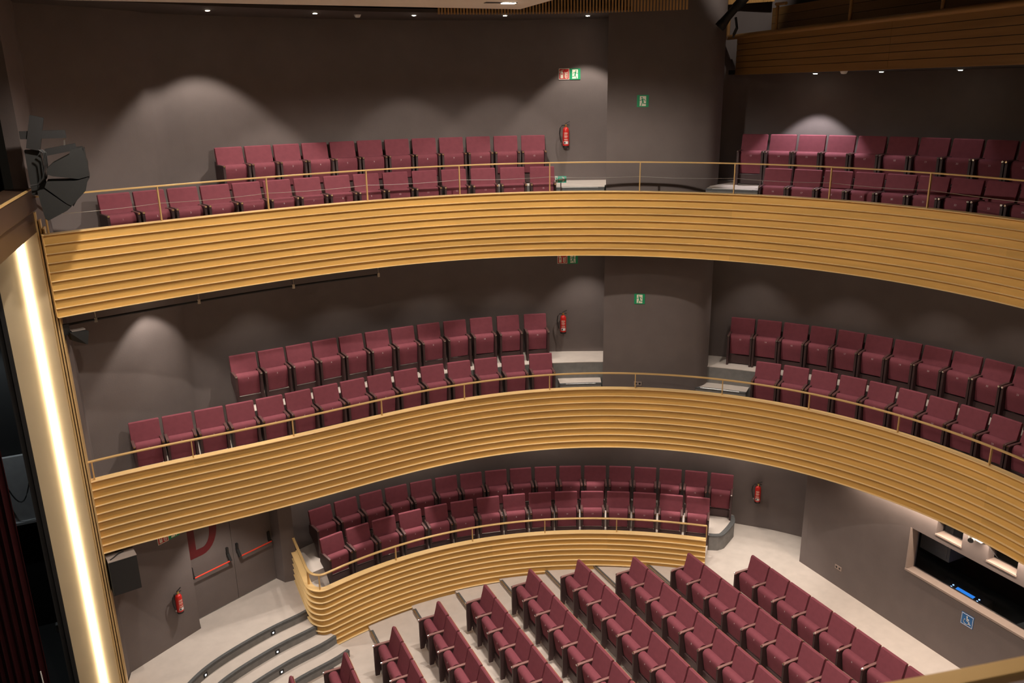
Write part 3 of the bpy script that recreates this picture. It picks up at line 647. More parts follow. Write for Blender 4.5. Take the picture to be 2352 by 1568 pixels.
ST = [Z(1552,1034,[(510,700),(632,793),(767,886),(905,983),(1047,1088),(1207,1198),(1380,1320),(1558,1450)]),
 Z(1200,1034,[(1097,693),(1212,770),(1325,865),(1455,965),(1585,1070),(1725,1180),(1870,1297),(2025,1420)]),
 Z(1200,1034,[(730,717),(825,800),(940,890),(1055,990),(1172,1095),(1298,1207),(1430,1322),(1572,1445)]),
 Z(1200,1034,[(350,735),(445,815),(535,915),(640,1012),(745,1115),(860,1228),(978,1343),(1107,1470)]),
 Z(1200,1034,[(20,797),(105,885),(185,983),(272,1088),(372,1195),(472,1310),(585,1435)]),
 Z(600,1034,[(1475,905),(1555,995),(1635,1105),(1713,1207),(1802,1320),(1895,1442)]),
 Z(600,1034,[(1170,1018),(1235,1115),(1307,1222),(1380,1335),(1458,1455)]),
 Z(600,1034,[(890,1180),(945,1285),(1008,1405),(1075,1535)]),
 Z(600,1034,[(550,1357),(612,1470)]), [(675, 1546.6)]]
NR = ['booth-side', 'second', 'third', 'fourth', 'fifth', 'sixth', 'seventh', 'eighth', 'ninth', 'tenth']
def proj(p):
    c = RW.T @ (np.array(p, float)-np.array([0, 0, ZC])); return 1176+FPX*c[0]/c[2], 784+FPX*c[1]/c[2]
for k, L in enumerate(ST):
    h = 8.67+.08*k; ys = [at_h(*p, h)[1] for p in L]
    y0 = np.mean([y+.51*i for i, y in enumerate(ys)]) if len(ys) > 2 else ys[0]
    for i in range(16):
        y = y0-.51*i-.25; u, v = proj((ROWX[k], y, -.08*k+.8))
        if u > 2400 or v > 1640: break
        place_seat(ROWX[k], y, -.08*k, (-1, 0), STL, i+1, '%s %s from the side box, %s stalls row%s' % (ORD[i], T_, NR[k], '' if k == 0 else ' from the booth'), 'seats in the %s stalls row' % NR[k])

# ------------------------------------------------------------------ wall-mounted things
def wall_frame(p, n):                        # rotation so that local -y looks along n (out of the wall), x to the viewer's right
    return math.atan2(n[0], -n[1])
def poly_flat(pts, y0=-.0085, y1=-.006):
    m = MB(); n = len(pts); m.add([(p[0], y0, p[1]) for p in pts]+[(p[0], y1, p[1]) for p in pts], [tuple(range(n)), tuple(range(n, 2*n))[::-1]]+[(i, (i+1) % n, n+(i+1) % n, n+i) for i in range(n)])
    return m
def stroke(m, p, q, w_, y0=-.0095, y1=-.006, caps=True):
    p, q = Vector((p[0], p[1])), Vector((q[0], q[1])); d = (q-p); d = d.normalized() if d.length > 1e-6 else Vector((1, 0)); r = Vector((-d.y, d.x))*w_/2
    pts = []
    for k in range(5): a = math.pi*k/4; pts.append(q+r*math.cos(a)+d*(w_/2)*math.sin(a))
    for k in range(5): a = math.pi*k/4; pts.append(p-r*math.cos(a)-d*(w_/2)*math.sin(a))
    n = len(pts); m.add([(v.x, y0, v.y) for v in pts]+[(v.x, y1, v.y) for v in pts], [tuple(range(n)), tuple(range(n, 2*n))[::-1]]+[(i, (i+1) % n, n+(i+1) % n, n+i) for i in range(n)])
def disc(c, r, n=14): return [(c[0]+r*math.cos(2*math.pi*i/n), c[1]+r*math.sin(2*math.pi*i/n)) for i in range(n)]
def rect(a, b): return [(a[0], a[1]), (b[0], a[1]), (b[0], b[1]), (a[0], b[1])]
def runner(root, s, mir=1, green='sign_green'):  # running figure through a door, s = half size
    f = lambda x, z: (x*s*mir, z*s)
    on(root, poly_flat(rect(f(-.55*1, -.82), f(.52, .82)) if mir > 0 else rect(f(.52, -.82), f(-.55, .82)), -.008), 'door_symbol', 'sign_cream')
    m = MB(); W_ = .15*s
    hd_ = disc(f(.14, .56), .12*s); n = len(hd_); m.add([(p[0], -.0095, p[1]) for p in hd_], [tuple(range(n))])
    for p, q, w_ in (((.05, .30), (-.02, -.15), .26), ((.05, .34), (-.30, .28), .10), ((-.30, .28), (-.42, .02), .10), ((.08, .34), (.32, .12), .10), ((.32, .12), (.60, .16), .10),
                     ((-.04, -.15), (-.16, -.42), .14), ((-.16, -.42), (-.55, -.44), .12), ((-.55, -.44), (-.62, -.56), .10), ((.02, -.15), (.16, -.48), .14), ((.16, -.48), (.26, -.78), .12)):
        stroke(m, f(*p), f(*q), w_*s)
    on(root, m, 'running_figure', green)
def exit_sign(p, z, n, s, mir, label):
    e = empty('exit_sign', (p[0], p[1], z), wall_frame(p, n), label, 'sign')
    on(e, MB().box((-s, -.006, -s), (s, 0, s)), 'board', 'sign_green'); runner(e, s, mir); return e
def fire_sign(p, z, n, s, label):
    e = empty('fire_extinguisher_sign', (p[0], p[1], z), wall_frame(p, n), label, 'sign')
    on(e, MB().box((-s, -.006, -s), (s, 0, s)), 'board', 'sign_cream')
    on(e, poly_flat(rect((-.90*s, -.90*s), (.90*s, .90*s)), -.0075), 'field', 'sign_red')
    m = poly_flat([(-.68*s, -.75*s), (-.15*s, -.75*s), (-.15*s, .28*s), (-.28*s, .45*s), (-.55*s, .45*s), (-.68*s, .28*s)], -.009)
    stroke(m, (-.42*s, .45*s), (-.42*s, .62*s), .12*s); stroke(m, (-.42*s, .62*s), (-.15*s, .72*s), .09*s); stroke(m, (-.42*s, .62*s), (-.70*s, .55*s), .09*s); stroke(m, (-.70*s, .55*s), (-.80*s, .30*s), .08*s)
    on(e, m, 'extinguisher_symbol', 'sign_cream')
    on(e, poly_flat(rect((-.56*s, -.10*s), (-.27*s, .08*s)), -.0102), 'symbol_label', 'sign_red')
    for k in range(4):
        m = MB(); x = .12*s; z0 = -.72*s+k*.27*s
        stroke(m, (x+.02*s, z0+.22*s), (x+.22*s, z0), .13*s); stroke(m, (x+.22*s, z0), (x+.50*s, z0+.04*s+.06*k*s), .13*s); stroke(m, (x+.50*s, z0+.04*s), (x+.54*s, z0+.30*s), .08*s); on(e, m, 'flame', 'sign_cream')
    return e
def extinguisher(p, z, n, label, sc=.86):     # z = bottom of the cylinder
    e = empty('fire_extinguisher', (p[0], p[1], z), wall_frame(p, n), label, 'fire extinguisher'); e.scale = (sc, sc, sc)
    c = (0, -.105, 0); r = .075
    on(e, MB().lathe([(.0, .035), (r, .035), (r, .39), (r*.93, .425), (r*.7, .455), (r*.35, .472), (.0, .475)], c, 20), 'cylinder', 'red_paint', SM)
    on(e, MB().lathe([(.0, 0), (r*.98, 0), (r*1.02, .045), (.0, .045)], c, 20), 'base', 'rubber', SM)
    on(e, MB().lathe([(.022, .47), (.022, .50), (.03, .505), (.03, .53), (.0, .535)], c, 12), 'valve', 'brass', SM)
    hn = MB(); hn.bar((-.02, -.105, .53), (.085, -.105, .515), .022, .012); hn.bar((-.02, -.105, .545), (.09, -.105, .60), .022, .012); on(e, hn, 'handle', 'rubber')
    hs = MB(); hs.tube([(-.02, -.105, .515), (-.09, -.105, .51), (-.135, -.105, .45), (-.15, -.105, .33), (-.13, -.105, .2), (-.105, -.105, .11)], .012, 8); on(e, hs, 'hose', 'rubber', SM)
    nz = MB(); nz.tube([(-.105, -.105, .12), (-.098, -.105, .08)], .014, 8); on(e, nz, 'nozzle', 'steel', SM)
    def wrap(a0, a1, z0, z1, name, mt):
        m = MB(); k = 7; vs = []
        for i in range(k):
            a = a0+(a1-a0)*i/(k-1); x, y = (r+.0015)*math.sin(a), -.105-(r+.0015)*math.cos(a); vs += [(x, y, z0), (x, y, z1)]
        m.add(vs, [(2*i, 2*i+2, 2*i+3, 2*i+1) for i in range(k-1)]); on(e, m, name, mt)
    wrap(-.75, .75, .085, .15, 'white_label', 'white'); wrap(-.6, -.15, .095, .138, 'label_mark', 'rubber')
    for q, zz in enumerate((.175, .19, .232, .26, .268, .30, .325, .34)): wrap(-.65, .62-.12*(q % 3), zz, zz+.007, 'label_line', 'sign_cream')
    on(e, MB().box((-.03, -.04, .30), (.03, 0, .42)), 'bracket', 'rubber')
    return e
def wall_at(px, curve):                        # point on a plan curve along a pixel's azimuth, with its inward normal
    q = hit(curve, azim(*px)); i = int(np.argmin(np.linalg.norm(curve-q, axis=1))); n = normals(curve)[i]
    z = ZC-tan_dep(*px)*np.linalg.norm(q); return q, z, n
FW = resample(FULLWALL, 400); W0r = resample(W0, 300); PILr = resample(np.array(PIL), 200)
def mount(fn, px, curve, off_=.004, **kw):
    q, z, n = wall_at(px, curve); return fn(q+n*off_, z, n, **kw)
mount(fire_sign, (1295.5, 170), FW, s=.105, label='red fire extinguisher sign on the upper balcony wall')
mount(exit_sign, (1321, 170), FW, s=.105, mir=1, label='green running figure exit sign beside red sign, upper balcony wall')
mount(fire_sign, (1291.5, 594), FW, s=.105, label='red fire extinguisher sign half hidden under upper balcony parapet')
mount(exit_sign, (1316, 594), FW, s=.105, mir=1, label='green exit sign half hidden under upper balcony parapet')
mount(exit_sign, (1476.5, 232), PILr, s=.108, mir=-1, label='green running figure exit sign high on the rounded pillar')
mount(exit_sign, (1469, 686), PILr, s=.105, mir=-1, label='green running figure exit sign low on the shaded pillar')
mount(extinguisher, (1299, 338), FW, label='red fire extinguisher hanging on the upper balcony wall')
mount(extinguisher, (1293, 762), FW, label='red fire extinguisher hanging on the middle balcony wall')
mount(extinguisher, (1740, 1149), W0r, label='red fire extinguisher hanging on the wall beside the side box')
LWn = np.array([.52, -.854]); LWn /= np.linalg.norm(LWn)
def lw(px, d=.004):
    u, z = on_plane(*px, LW[0], LW[1]); t = (np.array(LW[1])-np.array(LW[0])); t /= np.linalg.norm(t); return np.array(LW[0])+t*u+LWn*d, z
p, z = lw((408, 1402)); extinguisher(p, z, LWn, 'red fire extinguisher hanging on the wall beside the double door', .80)
p, z = lw((373, 1234)); fire_sign(p, z, LWn, .105, 'tilted red fire extinguisher sign beside the big red letter')
p, z = lw((398, 1221)); exit_sign(p, z, LWn, .105, 1, 'green exit sign beside the big red letter')
# socket plates
def socket(px, q, z, n, label):
    e = empty('wall_socket', (q[0], q[1], z), wall_frame(q, n), label, 'socket')
    on(e, MB().box((-.08, -.012, -.042), (.08, 0, .042)), 'plate', 'reveal')
    for x in (-.038, .038): on(e, MB().tube([(x, -.0135, 0), (x, -.010, 0)], .022, 12), 'outlet', 'rubber')
q, z, n = wall_at((1465, 880), PILr); socket(0, q+n*.003, z, n, 'double wall socket low on the rounded pillar')
d_, z = on_plane(1926, 1303, (BX, 0), (BX, 12)); socket(0, (BX-.003, d_), z, (-1, 0), 'double wall socket low on the booth wall')
# wheelchair sign
d_, z = on_plane(2222, 1424, (BX, 0), (BX, 12))
e = empty('wheelchair_sign', (BX-.003, d_, z), wall_frame(0, (-1, 0)), 'blue wheelchair access sign under the booth window', 'sign'); s = .112
on(e, MB().box((-s, -.006, -s), (s, 0, s)), 'board', 'sign_blue')
m = MB()
for a, b in (((-.9, -.9), (.9, -.9)), ((.9, -.9), (.9, .9)), ((.9, .9), (-.9, .9)), ((-.9, .9), (-.9, -.9))): stroke(m, (a[0]*s, a[1]*s), (b[0]*s, b[1]*s), .05*s)
on(e, m, 'border', 'white')
m = MB(); hdp = disc((-.05*s, .58*s), .12*s); m.add([(p[0], -.0095, p[1]) for p in hdp], [tuple(range(len(hdp)))])
arc = [(-.12*s+.42*s*math.cos(a), -.32*s+.42*s*math.sin(a)) for a in np.linspace(math.radians(125), math.radians(340), 14)]
for a, b in zip(arc[:-1], arc[1:]): stroke(m, a, b, .11*s)
for a, b in (((-.05, .40), (-.02, -.12)), ((-.02, -.12), (.30, -.12)), ((.30, -.12), (.46, -.55)), ((.46, -.55), (.60, -.50)), ((-.04, .18), (.26, .18))): stroke(m, (a[0]*s, a[1]*s), (b[0]*s, b[1]*s), .14*s)
on(e, m, 'wheelchair_symbol', 'white')
# security camera on the booth wall
d_, z = on_plane(2246, 1233, (BX, 0), (BX, 12)); e = empty('security_camera', (BX, d_, z), 0, 'white bullet security camera between the two projection windows', 'camera')
on(e, MB().tube([(-.03, .07, .03), (-.2, -.02, -.0)], .048, 14), 'housing', 'camera_grey', SM); on(e, MB().tube([(-.198, -.018, 0), (-.208, -.024, -.002)], .04, 14), 'lens', 'rubber', SM)
on(e, MB().tube([(0, -.12, -.02), (-.05, -.10, -.03), (-.09, -.02, 0)], .02, 8), 'arm', 'white', SM); on(e, MB().tube([(0, -.12, -.02), (-.015, -.12, -.02)], .04, 12), 'base', 'rubber', SM)
on(e, MB().tube([(0, -.15, -.03), (-.005, -.26, -.10), (-.002, -.38, -.18)], .004, 6), 'cable', 'rubber')
# arrow exit sign at the aisle end of the upper front row
O = offset(C2, -.55); q = hit(O, azim(1287, 412)); zz = ZC-tan_dep(1287, 412)*np.linalg.norm(q); n = -q/np.linalg.norm(q)
e = empty('arrow_exit_sign', (q[0], q[1], zz), wall_frame(q, n), 'mint green exit sign with white arrow at the upper aisle step', 'sign')
on(e, MB().box((-.05, -.006, -.062), (.115, 0, .062)), 'board', 'sign_mint')
m = MB(); stroke(m, (-.02, 0), (.08, 0), .03, -.009); m2 = poly_flat([(.025, .05), (.055, .05), (.098, 0), (.055, -.05), (.025, -.05), (.062, 0)], -.009); m.add(m2.v, m2.f); on(e, m, 'arrow', 'white')
fl = MB(); fl.add([(-.05, -.006, -.062), (-.05, -.006, .062), (-.105, .03, .062), (-.092, .03, -.066), (-.05, 0, -.062), (-.05, 0, .062), (-.105, .036, .062), (-.092, .036, -.066)], [(0,1,2,3),(7,6,5,4),(0,4,5,1),(1,5,6,2),(2,6,7,3),(3,7,4,0)]); on(e, fl, 'folded_panel', 'white')
m = MB(); 
for a, b in (((-.085, .03), (-.065, .02)), ((-.075, .03), (-.078, -.01)), ((-.078, -.01), (-.062, -.045)), ((-.078, -.01), (-.09, -.035))): stroke(m, a, b, .012, .002, .02)
on(e, m, 'running_figure', 'sign_mint')
on(e, MB().box((.0, .0, -.25), (.02, .015, -.03)), 'stake', 'arm_dark')

# double door with panic bars and the letter D
dt = np.array(DB)-np.array(DA); dl = np.linalg.norm(dt); dt /= dl; dn_ = np.array([dt[1], -dt[0]])
drot = math.atan2(dt[1], dt[0])
door = empty('door_1', (DA[0], DA[1], 0), drot, 'taupe double door with red panic bars and a red letter', 'door', None, 'structure')
for a, b in ((0.0, dl/2-.004), (dl/2+.004, dl)): on(door, MB().box((a, 0, .01), (b, .05, 2.75)), 'door_leaf', 'paint')
on(door, MB().box((0, -.01, 0), (dl, .05, .012)), 'threshold', 'steel')
for p0_, p1_, kind in (((441, 1324), (523, 1283), 'a'), ((545, 1272), (617, 1240), 'b')):
    u0, z0 = on_plane(*p0_, DA, DB); u1, z1 = on_plane(*p1_, DA, DB); zb = (z0+z1)/2
    br = empty('panic_bar', (0, 0, 0)); br.parent = door
    on(br, MB().tube([(u0, -.10, zb), (u1, -.10, zb)], .014, 10), 'push_bar', 'bar_red', SM)
    m = MB(); m.bar((u1 if kind == 'a' else u0, -.0, zb+.16), (u1 if kind == 'a' else u0, -.10, zb-.01), .05, .05); m.bar((u1 if kind == 'a' else u0, -.02, zb+.26), (u1 if kind == 'a' else u0, -.02, zb+.05), .05, .04); on(br, m, 'latch_case', 'rubber')
    m = MB(); e_ = u0 if kind == 'a' else u1; m.bar((e_, 0, zb+.18), (e_, -.03, zb-.02), .05, .05); m.bar((e_, 0, zb), (e_, -.10, zb), .04, .04); on(br, m, 'hinge_case', 'rubber')
u0, z0 = on_plane(436, 1287, DA, DB); u1, z1 = on_plane(498, 1235, DA, DB)
lb, lw_ = z0+.0, .15; LH = 1.0; m = MB()
LWd = u1-u0+.02
def dpoly(x0, zb, W_, Hh, k=14):
    pts = [(x0, zb)]; 
    for i in range(k+1):
        a = -math.pi/2+math.pi*i/k; pts.append((x0+W_*.42+W_*.58*math.cos(a), zb+Hh/2+Hh/2*math.sin(a)))
    pts.append((x0, zb+Hh)); return pts
outer = dpoly(u0, lb, LWd, LH); inner = dpoly(u0+lw_, lb+lw_, LWd-2*lw_, LH-2*lw_); n = len(outer)
m.add([(p[0], -.004, p[1]) for p in outer]+[(p[0], -.004, p[1]) for p in inner]+[(p[0], .001, p[1]) for p in outer]+[(p[0], .001, p[1]) for p in inner],
      [(i, (i+1) % n, n+(i+1) % n, n+i) for i in range(n)]+[(i, 2*n+i, 2*n+(i+1) % n, (i+1) % n) for i in range(n)]+[(n+i, n+(i+1) % n, 3*n+(i+1) % n, 3*n+i) for i in range(n)])
tag(on(door, m, 'letter', 'letter_red'), 'big dark red letter D')

# ------------------------------------------------------------------ loudspeakers, lighting bar, brackets
def atY(x, y, Y): d = ray(x, y); k = Y/d[1]; return (d[0]*k, ZC+d[2]*k)
SY = 12.55
arr = empty('line_array', (-.9, SY, zh(2.4)), 0, 'dark curved line array loudspeaker hanging beside the proscenium', 'loudspeaker')
CABS = [[(107,388),(120,376),(158,356),(163,343),(188,339),(192,349),(201.6,376),(202.5,405),(181,411),(122,405),(108,401)],
        [(107,417),(171,415),(181,413.5),(202.5,407),(197,438),(165,473),(154,468),(102.5,431)],
        [(101.6,435),(154,470.5),(164,475),(154,484),(111,507),(104,502.5),(85.5,440)]]
for c in CABS:
    pts = [atY(x, y, SY) for x, y in c]; n = len(pts); m = MB(arr.location)
    m.add([(p[0], SY, p[1]) for p in pts]+[(p[0]+.0, SY+.42, p[1]) for p in pts], [tuple(range(n)), tuple(range(n, 2*n))[::-1]]+[(i, (i+1) % n, n+(i+1) % n, n+i) for i in range(n)]); on(arr, m, 'cabinet', 'speaker')
for a, b in (((190, 341), (202.5, 405)), ((203, 408), (166, 474))):
    pa, pb = atY(*a, SY), atY(*b, SY); m = MB(arr.location); m.bar((pa[0]+.01, SY+.2, pa[1]), (pb[0]+.01, SY+.2, pb[1]), .36, .012, (1, 0, 0)); on(arr, m, 'grille', 'rubber')
m = MB(arr.location)
def seg(a, b, wd, ht, dy=.2): pa, pb = atY(*a, SY), atY(*b, SY); m.bar((pa[0], SY+dy, pa[1]), (pb[0], SY+dy, pb[1]), wd, ht)
seg((103, 352), (174, 338), .12, .085); on(arr, m, 'fly_bar', 'rubber')
m = MB(arr.location); seg((42, 312), (150, 309), .07, .10); on(arr, m, 'support_arm', 'rubber')
m = MB(arr.location); seg((82, 268), (74, 345), .12, .16); on(arr, m, 'support_post', 'rubber')
m = MB(arr.location); seg((146, 316), (147, 341), .02, .02); on(arr, m, 'shackle', 'steel')
for a in range(3):
    pts = [atY(x+3*a, y, SY) for x, y in ((88, 345), (98, 352), (102, 380), (100, 410), (86, 425), (68, 428))]; m = MB(arr.location); m.tube([(p[0], SY+.05+.04*a, p[1]) for p in pts], .01, 6); on(arr, m, 'cable', 'rubber')
p = atY(78, 395, SY+.45); m = MB(arr.location); m.box((p[0]-.05, SY+.2, p[1]-.28), (p[0]+.13, SY+.4, p[1]+.3)); on(arr, m, 'amplifier', 'speaker')
# front fill speaker box by the door
def lwp(px): return on_plane(*px, LW[0], LW[1])
a_ = azim(276, 1272); q = a_*(13.42/a_[1]); zt_ = ZC-tan_dep(276, 1272)*np.linalg.norm(q)
e = empty('wall_loudspeaker', (q[0], q[1], zt_-.192), math.radians(10), 'black box loudspeaker with pale top under the middle balcony', 'loudspeaker')
on(e, MB().box((-.21, -.17, -.42), (.21, .26, .18)), 'cabinet', 'black'); on(e, MB().box((-.212, -.172, .18), (.212, .262, .192)), 'top_plate', 'speaker_top'); on(e, MB().box((-.205, -.182, -.41), (.205, -.17, .17)), 'grille', 'rubber')
on(e, MB().tube([(.06, .05, .2), (-.02, .0, .215), (-.12, -.08, .205), (-.17, -.11, .2)], .008, 6), 'cable', 'rubber'); on(e, MB().tube([(.05, .1, .2), (0, .07, .22), (-.06, .09, .2)], .006, 6), 'cable', 'rubber')
on(e, MB().bar((0, .26, .0), (0, .45, .0), .06, .2), 'wall_bracket', 'rubber')
# lighting bar under the upper balcony
OB = offset(C2, -.30); pts = []
BZ = zh(H2['bot'])-.22
for px in ((145, 742), (218, 722), (457, 693), (674, 658), (869, 631)):
    q = hit(offset(shoe(K2, np.linspace(2.3, -1, 300)), -.30), azim(*px)); pts.append(q)
e = empty('lighting_bar', (*pts[1], BZ), 0, 'dark tubular lighting bar on hangers under the upper balcony', 'lighting bar')
cv = catmull(pts, 6); m = MB((*pts[1], BZ)); m.tube([(c[0], c[1], BZ) for c in cv], .019, 8); on(e, m, 'tube', 'rubber', SM)
for q in pts[1:]:
    m = MB((*pts[1], BZ)); m.tube([(q[0], q[1], BZ-.04), (q[0], q[1], zh(H2['bot'])+.03)], .011, 8); m.box((q[0]-.022, q[1]-.022, BZ-.04), (q[0]+.022, q[1]+.022, BZ+.035)); on(e, m, 'hanger', 'steel')
# small loudspeaker at the end of the bar
q = pts[0]; e = empty('clamp_loudspeaker', (q[0]+.16, q[1]-.05, BZ-.1), math.radians(20), 'small black loudspeaker clamped under the upper balcony end', 'loudspeaker')
on(e, MB().add([(-.12, -.1, .02), (.13, -.13, .0), (.13, .13, .0), (-.12, .1, .02), (-.10, -.05, -.11), (.08, -.13, -.2), (.08, .13, -.2), (-.10, .05, -.11)], [(0,1,2,3),(7,6,5,4),(0,4,5,1),(1,5,6,2),(2,6,7,3),(3,7,4,0)]), 'cabinet', 'speaker')
on(e, MB().box((-.08, -.05, .012), (.11, .05, .03)), 'top_plate', 'speaker_top'); on(e, MB().box((-.2, -.03, -.02), (-.1, .03, .14)), 'clamp', 'rubber'); on(e, MB().tube([(-.16, 0, -.02), (-.18, 0, -.15), (-.22, 0, -.22)], .008, 6), 'cable', 'rubber')

# ------------------------------------------------------------------ upper technical gallery (top right)
GA, GB_ = np.array([10.86, 12.95]), np.array([9.7, 6.54]); gd = (GB_-GA)/np.linalg.norm(GB_-GA); gn = np.array([gd[1], -gd[0]])
zg0, zg1 = zh(-.175), zh(-.86)
gal = empty('gallery_front', (*GA, zg0), 0, 'dark wooden board front of the technical gallery over upper seats', 'gallery', None, 'structure')
GL = 11.5; org = (*GA, zg0)
def gpt(u, d): return GA+gd*u+gn*d
def gbox(name, mt, u0, u1, d0, d1, z0, z1, parent=None):
    m = MB(org); m.prism([tuple(gpt(u0, d0)), tuple(gpt(u1, d0)), tuple(gpt(u1, d1)), tuple(gpt(u0, d1))], z0, z1); return on(parent or gal, m, name, mt)
nb = 6; bh = (zg1-zg0-.05)/nb
for i in range(nb):
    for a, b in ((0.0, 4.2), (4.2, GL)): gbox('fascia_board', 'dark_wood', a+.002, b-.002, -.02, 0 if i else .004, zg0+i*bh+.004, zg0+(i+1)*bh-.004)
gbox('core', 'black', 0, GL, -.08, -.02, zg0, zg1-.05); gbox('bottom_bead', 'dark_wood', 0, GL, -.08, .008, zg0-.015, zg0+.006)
m = MB(org); m.tube([(*gpt(-.35, .0), zg1-.02), (*gpt(GL, .0), zg1-.02)], .045, 12); on(gal, m, 'top_rail', 'dark_wood', SM)
m = MB(org); m.tube([(*gpt(-.35, 0), zg1-.02), (*gpt(-.35, 0), zg1+.42)], .035, 10); on(gal, m, 'end_post', 'dark_wood', SM)
for px in ((1783, 60), (1952, 45), (2165, 20)):
    a = azim(*px); u = np.linalg.solve(np.array([a, -gd]).T, GA)[1]
    m = MB(org); m.tube([(*gpt(u, 0), zg1-.02), (*gpt(u, 0), zg1+.45)], .026, 10); on(gal, m, 'post', 'dark_wood', SM)
    if px[0] == 1783: m = MB(org); m.tube([(*gpt(u-.05, 0), zg1+.43), (*gpt(u+.33, .05), zg1+.41)], .026, 10); on(gal, m, 'rail_stub', 'dark_wood', SM)
mb = MB(); mb.prism([tuple(gpt(-.3, -.03)), tuple(gpt(GL, -.03)), (13.8, 1.0), (13.8, 8), (12.8, 11.5), (11.6, 13.2)], zh(-.17), zh(-.25)); struct('ceiling_under_gallery', mb, 'paint_dark', 'dark soffit under the technical gallery', 'ceiling')
gb = MB(); o1, o2 = gpt(-.1, -1.0), gpt(GL, -1.0)
for i in range(7): pass
gback = empty('gallery_back_wall', (*o1, zg1-.2), 0, 'dark wooden boards at the back of the technical gallery', 'wall', None, 'structure')
for i in range(6):
    m = MB((*o1, zg1-.2)); a, b = gpt(-.25, -.75), gpt(GL, -.75); a2, b2 = gpt(-.25, -.79), gpt(GL, -.79)
    m.prism([tuple(a), tuple(b), tuple(b2), tuple(a2)], zg1-.35+i*.14, zg1-.35+i*.14+.134); on(gback, m, 'board', 'dark_wood')
sl = MB(); a = azim(1662, 20)*17.3; b = azim(1775, 20)*17.0
for i in range(40):
    p = a+(b-a)*i/39; sl.bar((p[0], p[1], zh(-1.43)), (p[0], p[1], zh(-2.5)), .028, .03)
tag(sl.build('slat_screen', 'slat_wood'), 'lit vertical wooden slats behind the technical gallery', 'slat screen', None, 'stuff')
# profile spotlight on the gallery end
q = azim(1676, 40)*15.95; zc_ = ZC-tan_dep(1676, 40)*np.linalg.norm(q)
e = empty('stage_spotlight', (q[0], q[1], zc_), 0, 'black profile spotlight clamped to the gallery end beside the pillar', 'spotlight'); e.scale = (.85, .85, .85)
rt = -(azim(1672, 40)[1]), azim(1672, 40)[0]; rt = np.array([azim(1672, 40)[1], -azim(1672, 40)[0]])
def lp(r_, z_, d_=0.): return (rt[0]*r_, rt[1]*r_, z_)
on(e, MB().tube([lp(-.14, -.12), lp(-.05, 0), lp(.16, .24), lp(.30, .40)], [.105, .085, .08, .075], 14), 'barrel', 'rubber', SM)
on(e, MB().tube([lp(.10, .17), lp(.34, .44)], .10, 14), 'lamp_house', 'rubber', SM)
on(e, MB().tube([lp(-.20, -.19), lp(-.13, -.11)], .11, 14), 'lens_hood', 'black', SM)
on(e, MB().bar(lp(.12, .0), lp(.16, -.22), .05, .02), 'yoke', 'rubber'); m_ = MB(); m_.bar(lp(.16, -.2), lp(.10, -.34), .05, .06); a_ = azim(1676, 40); m_.bar((rt[0]*.10, rt[1]*.10, -.34), (rt[0]*.10+a_[0]*.75, rt[1]*.10+a_[1]*.75, -.34), .04, .04); on(e, m_, 'clamp', 'rubber')
on(e, MB().tube([lp(-.02, -.36), lp(-.035, -.44)], .01, 6), 'safety_pin', 'steel')

# ------------------------------------------------------------------ lamps
def pc(px, h): return at_h(*px, h)
for i, (px, pw, sz, d, tg) in enumerate((((475, 11), 190, 92, .95, None), ((722, 14), 120, 60, 1.1, (660, 440)), ((950, 20), 60, 80, 1.1, None), ((1160, 26), 60, 80, 1.1, None), ((1350, 34), 150, 88, .78, None))):
    q = hit(offset(WALL, d), azim(*px))
    if tg: t_ = hit(offset(C2, -.9), azim(*tg)); tg = (t_[0], t_[1], zh(1.7))
    downlight(q[0], q[1], zc2, pw, sz, .3, '%s recessed ceiling downlight from the proscenium over upper balcony seats' % ORD[i], 'upper balcony ceiling downlights', target=tg)
for px, pw, sz, d, tg in (((1873, 166), 150, 82, .6, None), ((2025, 162), 40, 46, 1.1, (2030, 440)), ((2207, 156), 8, 60, .8, None)):
    q = hit(offset(FW, d), azim(*px))
    if tg: t_ = hit(offset(C2, -.9), azim(*tg)); tg = (t_[0], t_[1], zh(1.7))
    downlight(q[0], q[1], zh(-.158), pw, sz, .3, '%s round downlight from the pillar in the gallery soffit' % {1873: 'first', 2025: 'second', 2207: 'third'}[px[0]], 'gallery soffit downlights', target=tg, color=(.95, .90, .95))
downlight(9.9, 10.6, zh(-2.55), 120, 46, .6, 'work light on the dark ceiling aimed at the gallery slats', None, target=(10.95, 13.2, zh(-1.7)))  # added lamp with no known fixture, brightens the slats
for px, name_ in (((820, 20), 'upper'), ((1938, 168), 'gallery')):
    if name_ == 'upper': q = hit(offset(WALL, 1.0), azim(*px)); z = zc2
    else:
        q = azim(*px); u = np.linalg.solve(np.array([q, -gd]).T, GA-gn*.4)[0]; q = q*u; z = zh(-.17)
    e = empty('smoke_detector', (q[0], q[1], z), 0, 'small white smoke detector under the %s' % ('upper balcony ceiling' if name_ == 'upper' else 'gallery soffit'), 'smoke detector')
    on(e, MB().lathe([(.055, 0), (.055, -.02), (.04, -.045), (.0, -.05)], (0, 0, 0), 16), 'body', 'white', SM); on(e, MB().lathe([(.062, .004), (.062, -.008)], (0, 0, 0), 16), 'base', 'white', SM)
# middle level: downlights in the upper soffit close to the wall
zs1 = zh(H2['bot'])+.02
for i, (px, pw, d) in enumerate((((372, 700), 110, .50), ((600, 700), 36, .8), ((800, 660), 30, .9), ((1000, 640), 30, .9), ((1180, 640), 30, .9), ((1345, 640), 80, .7), ((1610, 640), 60, .45), ((1730, 660), 30, .7), ((1930, 680), 26, .8), ((2130, 700), 26, .8), ((2300, 700), 26, .8))):
    q = hit(offset(WALL, d), azim(*px)); downlight(q[0], q[1], zs1, pw, 84, .35 if i == 0 else .6, '%s recessed downlight from the proscenium along the middle balcony wall' % ORD[i], 'middle balcony soffit downlights')
